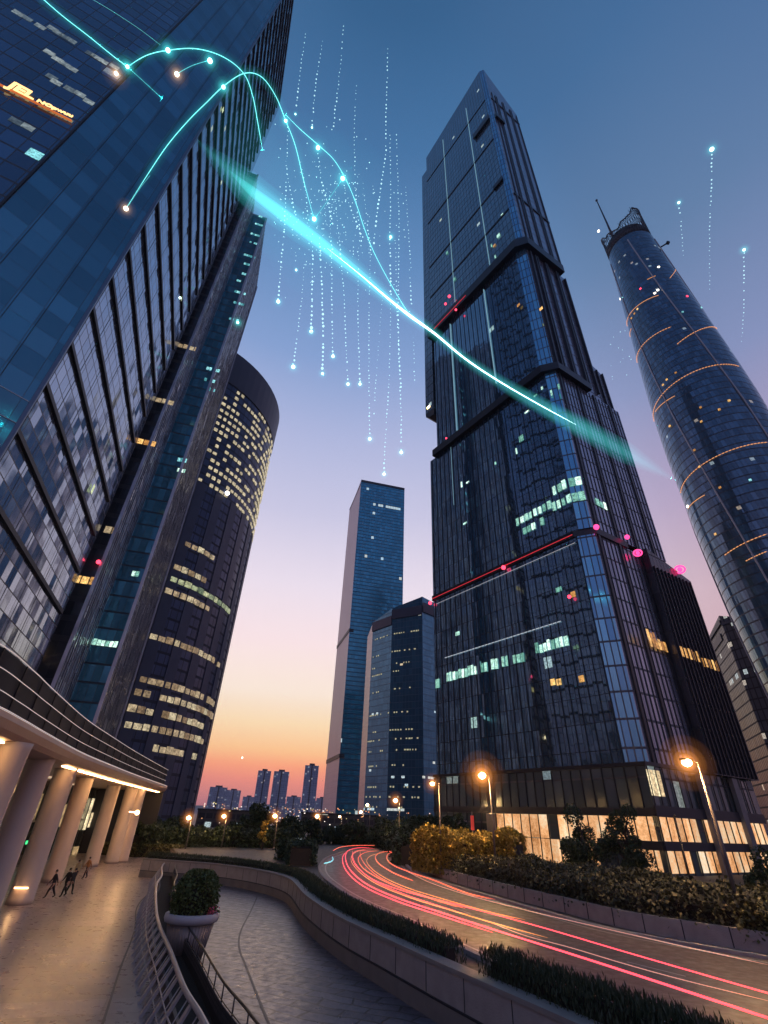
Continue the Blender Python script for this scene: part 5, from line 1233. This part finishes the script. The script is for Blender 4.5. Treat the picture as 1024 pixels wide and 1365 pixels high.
mk_streak('orange red streak just inside the bend of the road', pxpts([(505, 1134), (488, 1136), (478, 1143), (482, 1155), (500, 1168), (530, 1182), (575, 1197), (620, 1211)], 2.0), 2.0, 0.025, M_['sk2'])
mk_streak('amber streak filling the inside of the bend', pxpts([(510, 1137), (496, 1140), (489, 1147), (496, 1158), (515, 1171), (545, 1184), (590, 1198), (650, 1215), (700, 1226)], 2.0), 2.0, 0.019, M_['sk3'])
mk_streak('orange loop streak ending in the middle of the road', pxpts([(527, 1134.5), (509, 1136), (501, 1141), (504, 1150), (520, 1161), (535, 1168), (551, 1174)], 1.9), 1.9, .035, M_['sk2'])
mk_streak('upper orange loop streak running along the far kerb', pxpts([(528, 1135), (518, 1138), (516, 1145), (524, 1153), (545, 1162), (580, 1174), (621, 1190), (660, 1199)], 1.9), 1.9, .035, M_['sk2'])
mk_streak('pale pink streak along the far kerb line to the right edge', pxpts([(540, 1160), (570, 1175), (620, 1192), (700, 1213), (790, 1234), (900, 1259), (1024, 1286)], 1.5), 1.5, .018, M_['sk4'])
mk_streak('faint amber streak between the two red ones', pxpts([(660, 1232), (700, 1247), (760, 1263), (830, 1284), (910, 1306), (1024, 1334)], 1.6), 1.6, .012, M_['sk4'])
mk_streak('red streak on the far crest of the road', pxpts([(444, 1134), (455, 1129), (475, 1127), (500, 1127)], 2.0), 2.0, 0.037, M_['sk2'])
mk_streak('small curved pale cyan streak left of the road bend', pxpts([(432, 1151), (440, 1149), (444, 1146), (443, 1142)], 1.9), 1.9, .05, emit('cyan_streak', (.3, .9, 1), 1.0))
mk_streak('thin amber streak in the middle of the red bundle', pxpts([(490, 1131), (474, 1136), (468, 1145), (476, 1159), (500, 1177), (545, 1196), (600, 1213), (660, 1231), (730, 1250)], 2.05), 2.05, .02, M_['sk3'])
lamp('streak_glow_light', tuple(gnd(560, 1200, 2.3)), 30, (1, .12, .1), .5); lamp('streak_glow_light', tuple(gnd(800, 1290, 2.2)), 12, (1, .12, .1), .5)

# ================================================================ PEOPLE ON THE PLAZA
def person(label, loc, rz, top, bottom, skin, pose, hairc=(.012, .01, .01), h=1.72, bag=False):
    """one skinned body: joints laid out in metres, facing +Y, then turned"""
    k = h/1.72; st = pose.get('stride', .32); lean = pose.get('lean', 0.0); sw = pose.get('swing', .28)
    J = {'pel': (0, 0, .93), 'sp': (0, .02+lean*.3, 1.15), 'ch': (0, .03+lean*.7, 1.36), 'nk': (0, .04+lean, 1.50), 'hd0': (0, .06+lean*1.1, 1.57), 'hd': (0, .075+lean*1.15, 1.665)}
    Rr = {'pel': .135, 'sp': .125, 'ch': .145, 'nk': .058, 'hd0': .072, 'hd': .092}
    E_ = [('pel', 'sp'), ('sp', 'ch'), ('ch', 'nk'), ('nk', 'hd0'), ('hd0', 'hd')]
    for sd_, f in ((-1, 1), (1, -1)):
        n = 'L' if sd_ < 0 else 'R'; y = f*st
        J['hip'+n] = (.10*sd_, 0, .88); J['kn'+n] = (.10*sd_, y*.55+.06, .50 if f > 0 else .49); J['an'+n] = (.10*sd_, y, .09 if f > 0 else .12); J['to'+n] = (.11*sd_, y+.17, .035)
        Rr['hip'+n] = .095; Rr['kn'+n] = .062; Rr['an'+n] = .043; Rr['to'+n] = .036
        E_ += [('pel', 'hip'+n), ('hip'+n, 'kn'+n), ('kn'+n, 'an'+n), ('an'+n, 'to'+n)]
        ys = -f*sw
        J['sh'+n] = (.18*sd_, .03+lean*.8, 1.42); J['el'+n] = (.235*sd_, .02+ys*.45, 1.15); J['wr'+n] = (.22*sd_, .07+ys, .92); J['pm'+n] = (.215*sd_, .09+ys*1.1, .85)
        Rr['sh'+n] = .062; Rr['el'+n] = .043; Rr['wr'+n] = .028; Rr['pm'+n] = .034
        E_ += [('ch', 'sh'+n), ('sh'+n, 'el'+n), ('el'+n, 'wr'+n), ('wr'+n, 'pm'+n)]
        for q, (dx, dy, l) in enumerate(((-.0, .045, .075), (.0, .018, .085), (.0, -.008, .08), (.0, -.032, .065), (-.03*sd_, .05, .045))):
            a = 'f%d%s' % (q, n); px_, py_, pz_ = J['pm'+n]
            J[a] = (px_+dx, py_+dy*.6, pz_-.03 if q < 4 else pz_+.005); J[a+'t'] = (px_+dx*1.6-.012*sd_, py_+dy*1.05+.012, pz_-.03-l if q < 4 else pz_-.035)
            Rr[a] = .0105; Rr[a+'t'] = .008; E_ += [('pm'+n, a), (a, a+'t')]
    names = list(J); me = bpy.data.meshes.new('body'); me.from_pydata([Vector(J[n])*k for n in names], [(names.index(a), names.index(b)) for a, b in E_], [])
    o = bpy.data.objects.new('body', me); COL.objects.link(o); sk = o.modifiers.new('skin', 'SKIN'); sk.use_smooth_shade = True; ss = o.modifiers.new('sub', 'SUBSURF'); ss.levels = 1
    for i, n in enumerate(names): me.skin_vertices[0].data[i].radius = (Rr[n]*k*(1.4 if n in ('ch', 'pel', 'sp') else (1 if (n[0] == 'f' or n[:2] in ('hd', 'nk', 'wr', 'pm')) else 1.38)), Rr[n]*k*(1.0 if n in ('ch', 'pel', 'sp') else (1 if (n[0] == 'f' or n[:2] in ('hd', 'nk', 'wr', 'pm')) else 1.38))); me.skin_vertices[0].data[i].use_root = (n == 'pel')
    bpy.context.view_layer.update(); nm = bpy.data.meshes.new_from_object(o.evaluated_get(bpy.context.evaluated_depsgraph_get())); bpy.data.objects.remove(o)
    for m_ in (skin, top, bottom): nm.materials.append(m_)
    for p in nm.polygons:
        c = p.center/k
        far_ = abs(c.x) > .17
        p.material_index = 0 if (c.z > 1.51 or (far_ and c.z < .935 and c.z > .6)) else (2 if (c.z < .95 and not far_) else 1); p.use_smooth = True
    t = thing('person', loc, label, 'person', 'people walking under the colonnade'); b = bpy.data.objects.new('body', nm); COL.objects.link(b); b.parent = t
    # hair, face
    hc = Vector(J['hd'])*k
    mb = MB(); mb.sphere((hc.x, hc.y-.018, hc.z+.025), .102*k, 12, 8, 1.05); mb.v = [v if not (v[1] > hc.y+.035 and v[2] < hc.z+.06) else (v[0]*.8, hc.y+.03, v[2]+.03) for v in mb.v]
    hr = mb.build('hair', simple('hair_%d' % int(rz*100), hairc, .5)); hr.parent = t
    mb = MB()
    for s_ in (-1, 1): mb.sphere((hc.x+.032*s_, hc.y+.085*k, hc.z), .011, 6, 4); 
    ey = mb.build('eyes', M_['black']); ey.parent = t
    mb = MB(); mb.tube([(hc.x, hc.y+.085*k, hc.z+.005), (hc.x, hc.y+.112*k, hc.z-.028)], [.01, .016], 6); mb.box((hc.x, hc.y+.087*k, hc.z-.055), (.045, .012, .012))
    for s_ in (-1, 1): mb.sphere((hc.x+.092*s_*k, hc.y, hc.z-.005), .024, 6, 5)
    fc = mb.build('face', skin); fc.parent = t
    if bag:
        mb = MB(); w = Vector(J['pmL'])*k; mb.box((w.x-.03, w.y, w.z-.30), (.14, .36, .30), 0); mb.tube([(w.x-.03, w.y-.1, w.z-.16), (w.x-.01, w.y, w.z-.02), (w.x-.03, w.y+.1, w.z-.16)], .012, 5)
    t.rotation_euler = (0, 0, rz); return t
skin = simple('skin', (.42, .26, .19), .5, 0, .08, 8)
dk = lambda n, c: simple(n, c, .8, 0, .2, 10)
person('person in dark jacket and trousers striding beside the second column, leftmost of the walkers', tuple(gnd(66, 1197)), 2.3, dk('dark_jacket', (.02, .02, .025)), dk('dark_trousers', (.015, .015, .02)), skin, {'stride': .36, 'lean': .03})
person('person in black coat walking right beside the leftmost walker', tuple(gnd(84, 1195)), 2.8, dk('black_coat', (.012, .012, .014)), dk('black_trousers', (.012, .012, .012)), skin, {'stride': .30}, h=1.78)
person('person in black top half hidden by the two front walkers', tuple(gnd(91, 1192)), -2.0, dk('charcoal_top', (.03, .03, .03)), dk('green_trousers', (.02, .035, .02)), skin, {'stride': .25}, h=1.66)
person('person in pale yellow top standing near the third column', tuple(gnd(98, 1177)), 2.9, dk('pale_top', (.45, .38, .22)), dk('grey_trousers', (.04, .04, .045)), skin, {'stride': .12, 'swing': .08})
person('person in orange-brown top walking alone, rightmost by the fourth column', tuple(gnd(113, 1171)), 2.6, dk('orange_top', (.40, .18, .06)), dk('navy_trousers', (.015, .018, .035)), skin, {'stride': .26})

# ================================================================ LIGHT ARCS, ORBS AND BEAD STRINGS IN THE AIR
T_ = 74.0
def arc3(lst, t=T_): return spline([at_ray(x, y, t) for x, y in lst], 8)
GAR = 'thin cyan arcs of light in the air'
def light_arc(label, pts, r, m='cyan', t=T_, halo=0):
    P = arc3(pts, t); n = len(P); rad = [max(.015, r*.36*min(1, (i+2)/(n*.12), (n-i+1)/(n*.12))) for i in range(n)]; c = P[n//2]
    th = thing('light_arc', tuple(c), label, 'light arc', GAR); mb = MB(); mb.tube(P, rad, 6); mb.build('core', M_[m], th)
    if halo:
        for f_, m_ in ((1, 'arcglow'), (.55, 'arcglow2'), (.3, 'arcglow3')): mb = MB(); mb.tube(P, [halo*f_*q/r*2.2 for q in rad], 10); mb.build('glow', M_[m_], th)
M_['arcglow'] = glow_vol('arc_glow_air', (.04, .75, .72), .022); M_['arcglow2'] = glow_vol('arc_glow_air_mid', (.04, .75, .72), .05); M_['arcglow3'] = glow_vol('arc_glow_air_inner', (.05, .85, .8), .14)
M_['orbglow'] = glow_vol('orb_glow_air', (.10, .85, .80), .20)
M_['orbglow_w'] = glow_vol('warm_orb_glow_air', (1, .62, .30), .22)
light_arc('straight cyan line falling from the top edge across the near blue tower', [(50, -8), (82, 20), (118, 48), (150, 74), (170, 89)], .10, halo=.9)
light_arc('faint continuation of the straight line below the crossing point', [(170, 89), (192, 109), (216, 131)], .055, 'cyan_soft', halo=.5)
light_arc('thin dotted cyan line from the top edge to the first high orb', [(118, -4), (150, 15), (185, 38), (214, 60)], .045, 'cyan_soft')
light_arc('high arc from the crossing point down onto the gridded tower side', [(170, 89), (195, 74), (224, 67), (262, 65), (298, 76), (325, 98), (337, 128), (344, 165), (350, 200)], .09, halo=.9)
light_arc('short arc between the warm orb and the second high orb', [(235, 99), (255, 88), (280, 80)], .06, 'cyan_soft', halo=.5)
light_arc('long arc rising from the low white orb, over the tower edge, to the lower orb', [(168, 278), (196, 234), (223, 194), (250, 162), (275, 137), (298, 115), (325, 98), (348, 102), (367, 127), (381, 161), (394, 195), (406, 245), (419, 292)], .09, halo=.9)
light_arc('second faint line beside the low end of the long rising arc', [(172, 273), (186, 252), (200, 234)], .04, 'cyan_soft')
light_arc('arc sweeping from the tower edge down to the bright beam', [(381, 153), (400, 172), (424, 193), (446, 214), (463, 243), (475, 272), (486, 305), (498, 335), (515, 368), (536, 404), (548, 422)], .08, halo=.7)
light_arc('short straight line linking the two orbs in the open sky', [(419, 292), (438, 266), (457, 238)], .055, 'cyan_soft', halo=.5)
# the bright beam
M_['hazeglow'] = glow_vol('faint_teal_air', (.03, .5, .55), .0022)
bm = [(262, 186), (300, 222), (335, 254), (380, 288), (430, 326), (480, 366), (520, 400), (548, 422), (580, 445), (620, 478), (665, 508), (720, 540), (775, 570), (835, 604), (900, 640)]
th = thing('light_beam', tuple(at_ray(540, 415, T_)), 'broad glowing cyan beam crossing the sky and the tallest tower, white-hot near the tower edge', 'light beam')
P = arc3(bm); n = len(P)
def radf(i, tab):
    x = i/(n-1)*(len(bm)-1); a = int(x); f = x-a; return tab[a] if a+1 >= len(tab) else tab[a]*(1-f)+tab[a+1]*f
def beam_vol(tab, m):
    mb = MB(); idx = [i for i in range(n) if radf(i, tab) > .001]; mb.tube([P[i] for i in idx], [radf(i, tab) for i in idx], 14); mb.build('glow', m, th)
beam_vol([.05, 1.3, 2.1, 2.0, 1.7, 1.4, 1.15, 1.0, .9, .9, 1.0, 1.25, 1.5, 1.5, .05], glow_vol('beam_glow_outer', (.06, .60, .62), .055))
beam_vol([.0, .7, 1.5, 1.5, 1.3, 1.1, .9, .8, .7, .7, .8, 1.0, 1.2, 1.0, .0], glow_vol('beam_glow_second', (.07, .62, .64), .05))
beam_vol([0, .4, 1.2, 1.25, 1.1, .9, .7, .6, .5, .5, .6, .8, .9, .5, 0], glow_vol('beam_glow_mid', (.14, .74, .76), .085))
beam_vol([0, 0, .6, .8, .75, .6, .45, .42, .34, .32, .30, .25, .1, 0, 0], glow_vol('beam_glow_inner', (.10, .9, .9), .35))
for px_, py_, r_ in ((400, 262, 8.5), (445, 300, 10), (330, 200, 6)):
    mb = MB(); mb.sphere(at_ray(px_, py_, T_), r_, 24, 14); mb.build('glow', M_['hazeglow'], th); mb = MB(); mb.sphere(at_ray(px_, py_, T_), r_*.65, 24, 14); mb.build('glow', M_['hazeglow'], th)
mb = MB(); tab = [0, 0, 0, 0, 0, .05, .20, .30, .22, .17, .13, .07, 0, 0, 0]; idx = [i for i in range(n) if radf(i, tab) > .001]; mb.tube([P[i] for i in idx], [radf(i, tab)*.55 for i in idx], 10); mb.build('core', M_['cyan_white'], th)
GO = 'glowing orbs of light on the arcs'
def orb(label, px, py, r=.24, kind='c', halo=1.0, t=T_-.6):
    p = at_ray(px, py, t); th = thing('light_orb', tuple(p), label, 'light orb', GO)
    mb = MB(); mb.sphere(p, r*.7, 12, 8); mb.build('core', M_['cyan_white'] if kind == 'c' else M_['white_lamp'], th)
    if halo: glow_ball(th, p, halo*1.4, CYAN_AIR if kind == 'c' else PALE_AIR, .05, 6)
orb('cyan orb where the straight line meets the high arc', 170, 89, .22); orb('cyan orb at the top left of the high arc', 224, 67, .30); orb('cyan orb just under the top of the high arc', 280, 81, .34)
orb('cyan orb on the long arc before it crosses the high arc', 298, 116, .26); orb('cyan orb at the edge of the near tower against the sky', 381, 161, .22, halo=.8); orb('upper cyan orb in the open sky by the sweeping arc', 424, 197, .30)
orb('brightest cyan orb in the open sky right of the sweeping arc', 457, 238, .34, halo=1.2); orb('cyan orb at the lower end of the long arc', 419, 292, .34, halo=1.2); orb('amber orb left of the crossing point', 155, 98, .26, 'w', 1.0); orb('white-amber orb at the start of the short arc', 236, 99, .32, 'w', .9)
orb('white orb at the low end of the long arc on the near tower', 168, 278, .36, 'w', .8); orb('small white orb in the sky left of the mast', 798, 308, .20, 'w', .0); orb('cyan orb hanging in the middle of the bead strings by the tallest tower', 521, 316, .20, halo=.7)
orb('small white spark low in the orange sky', 323, 1010, .16, 'w', 0, t=80)
orb('small pale orb on the teal lights of the finned tower', 317, 430, .22, 'c', .8)
orb('small pale orb halfway up the gridded side', 240, 397, .20, 'c', 0)
GB = 'hanging strings of small light beads'
def beads(label, pts, end=0, t=T_, step=5.6, size=.105, fade=True, seed=0):
    rg = random.Random(seed+int(pts[0][0]*7)); L = [Vector((x, y, 0)) for x, y in pts]; S_ = resample(L, step); mb = MB(); n = len(S_)
    for i, q in enumerate(S_):
        f = .55 + .75*(i/max(1, n-1)) if fade else 1; s_ = size*f*rg.uniform(.6, 1.35)
        if rg.random() < .06: continue
        mb.sphere(at_ray(q.x+rg.gauss(0, .3), q.y+rg.gauss(0, .6), t+rg.uniform(-.3, .3)), s_, 6, 4)
    p = at_ray(pts[-1][0], pts[-1][1], t)
    th = thing('light_bead_string', tuple(p), label, 'bead string', GB); mb.build('beads', M_['bead'], th)
    if end:
        mb = MB(); mb.sphere(p, end, 10, 6); mb.build('end_bead', M_['bead_hi'], th); glow_ball(th, p, end*4.2, CYAN_AIR, .05, 3)
M_['beadglow'] = glow_vol('bead_glow_air', (.12, .75, .75), .22)
BL = [('bead string nearest the finned tower, ending in a bright bead', [(384, 170), (380, 290), (375, 350), (371, 402)], .24), ('very short bead string right of the one nearest the finned tower', [(394, 336), (395, 360)], .13),
      ('long slanting bead string ending lowest at the far left', [(406, 352), (402, 400), (396, 450), (391, 489)], .28), ('thick short bead string with large beads', [(417, 330), (416, 380), (415, 442)], .24), ('bead string ending just right of the thick short string', [(426, 318), (429, 380), (431, 440), (430, 498)], .18),
      ('bead string with paired large beads near its end', [(439, 255), (442, 350), (443, 440), (444, 475)], .22), ('bead string ending beside its near twin, left one of the two', [(452, 310), (459, 400), (462, 470), (464, 512)], .22), ('bead string ending beside its near twin, right one of the two', [(478, 330), (477, 420), (480, 512)], .20),
      ('long bead string ending left of the slim tower roof line', [(494, 320), (492, 420), (492, 520), (493, 585)], .24), ('faint bead string joining the long one from the right', [(510, 395), (504, 470), (498, 556)], .0), ('bead string ending right above the slim tower roof', [(521, 400), (519, 500), (514, 580), (512, 632)], .22),
      ('bead string dropping from the cyan orb beside the tallest tower', [(520, 180), (521, 250), (520, 316), (521, 398)], 0), ('longest bead string, ending in a bright bead right of the slim tower string', [(529, 180), (532, 300), (531, 450), (535, 560), (535, 603)], .24), ('short bead string just left of the tallest tower edge', [(546, 360), (549, 407)], 0),
      ('faint short bead string against the tallest tower edge', [(551, 450), (553, 508)], 0), ('bead string from high in the sky, bending left at its foot', [(517, 66), (515, 140), (514, 210), (506, 260), (498, 325)], 0), ('high faint bead string nearest the near tower edge', [(407, 46), (401, 90), (394, 152)], .1), ('high faint bead string, second from the near tower edge', [(430, 55), (421, 110), (416, 170)], .1),
      ('high faint bead string, third from the near tower edge', [(458, 35), (454, 90), (447, 145), (442, 190)], 0), ('high faint bead string, fourth from the near tower edge', [(475, 115), (472, 180), (474, 260), (482, 330)], 0), ('bead string hanging from the upper orb in the open sky', [(424, 205), (428, 240), (438, 275), (444, 300)], 0), ('bead string hanging from the brightest orb', [(459, 248), (470, 285), (484, 318)], 0),
      ('faint bead string between the tower edge and the long arc', [(381, 215), (386, 250), (395, 290)], 0), ('faint bead string beside the foot of the long arc', [(401, 215), (408, 260), (412, 300)], 0), ('faint bead string in the middle of the cluster under the upper orb', [(432, 255), (435, 300), (446, 340)], 0), ('faint bead string under the linking line of two orbs', [(447, 255), (450, 300), (455, 345)], 0),
      ('faint bead string right of the brightest orb', [(484, 245), (490, 300), (495, 340)], 0), ('tall bead string at the far right with a bright top bead', [(946, 385), (946, 300), (949, 240), (949, 199)], .22), ('short bead string between the mast and the tall right string', [(911, 340), (908, 300), (905, 270)], .14), ('faint bead string nearest the right edge of the photo', [(989, 455), (992, 400), (992, 333)], .15),
      ('faint bead string in front of the left edge of the tallest tower', [(541, 250), (545, 320), (548, 360)], 0), ('bead string beside the beam crossing, left of the longest string', [(527, 320), (529, 400), (532, 470), (535, 520)], 0)]
for i, (lab, pts, end) in enumerate(BL): beads(lab, pts, end, seed=i, size=.062 if ('faint' in lab or pts[0][0] > 900) else (.14 if 'thick' in lab else .085))
rg = random.Random(77); mb = MB()
for i in range(260):
    x = rg.gauss(435, 42); y = rg.gauss(285, 48)
    if 365 < x < 545 and y < 400: mb.sphere(at_ray(x, y, T_+rg.uniform(-2, 2)), rg.uniform(.035, .075), 5, 4)
for i in range(14): mb.sphere(at_ray(rg.uniform(812, 842), rg.uniform(440, 525), T_), rg.uniform(.03, .06), 5, 4)
stuff(tag(mb.build('light_dust', M_['bead']), 'fine scattered cyan specks of light floating around the arcs and bead strings', 'light specks'))

# ================================================================ AIR
mb = MB(); mb.prism([(-2600, -300), (2600, -300), (2600, 2650), (-2600, 2650)], -6, 520)
hz = None
m, N = mat('haze_air'); o_ = N.n('ShaderNodeOutputMaterial'); pv = N.n('ShaderNodeVolumePrincipled'); pv.inputs['Color'].default_value = (.75, .78, .92, 1); pv.inputs['Density'].default_value = .00010; pv.inputs['Anisotropy'].default_value = .2
N.link(pv.outputs[0], o_.inputs['Volume'])
USE_HAZE = True
if USE_HAZE:
    hz = mb.build('haze', m); stuff(hz)
cy = scene.cycles
cy.transparent_max_bounces = 48; cy.max_bounces = 6; cy.diffuse_bounces = 2; cy.glossy_bounces = 4; cy.transmission_bounces = 2; cy.volume_bounces = 0
cy.sample_clamp_indirect = 4.0; cy.use_denoising = True
for o in list(bpy.data.objects):
    if '_o' in o: del o['_o']
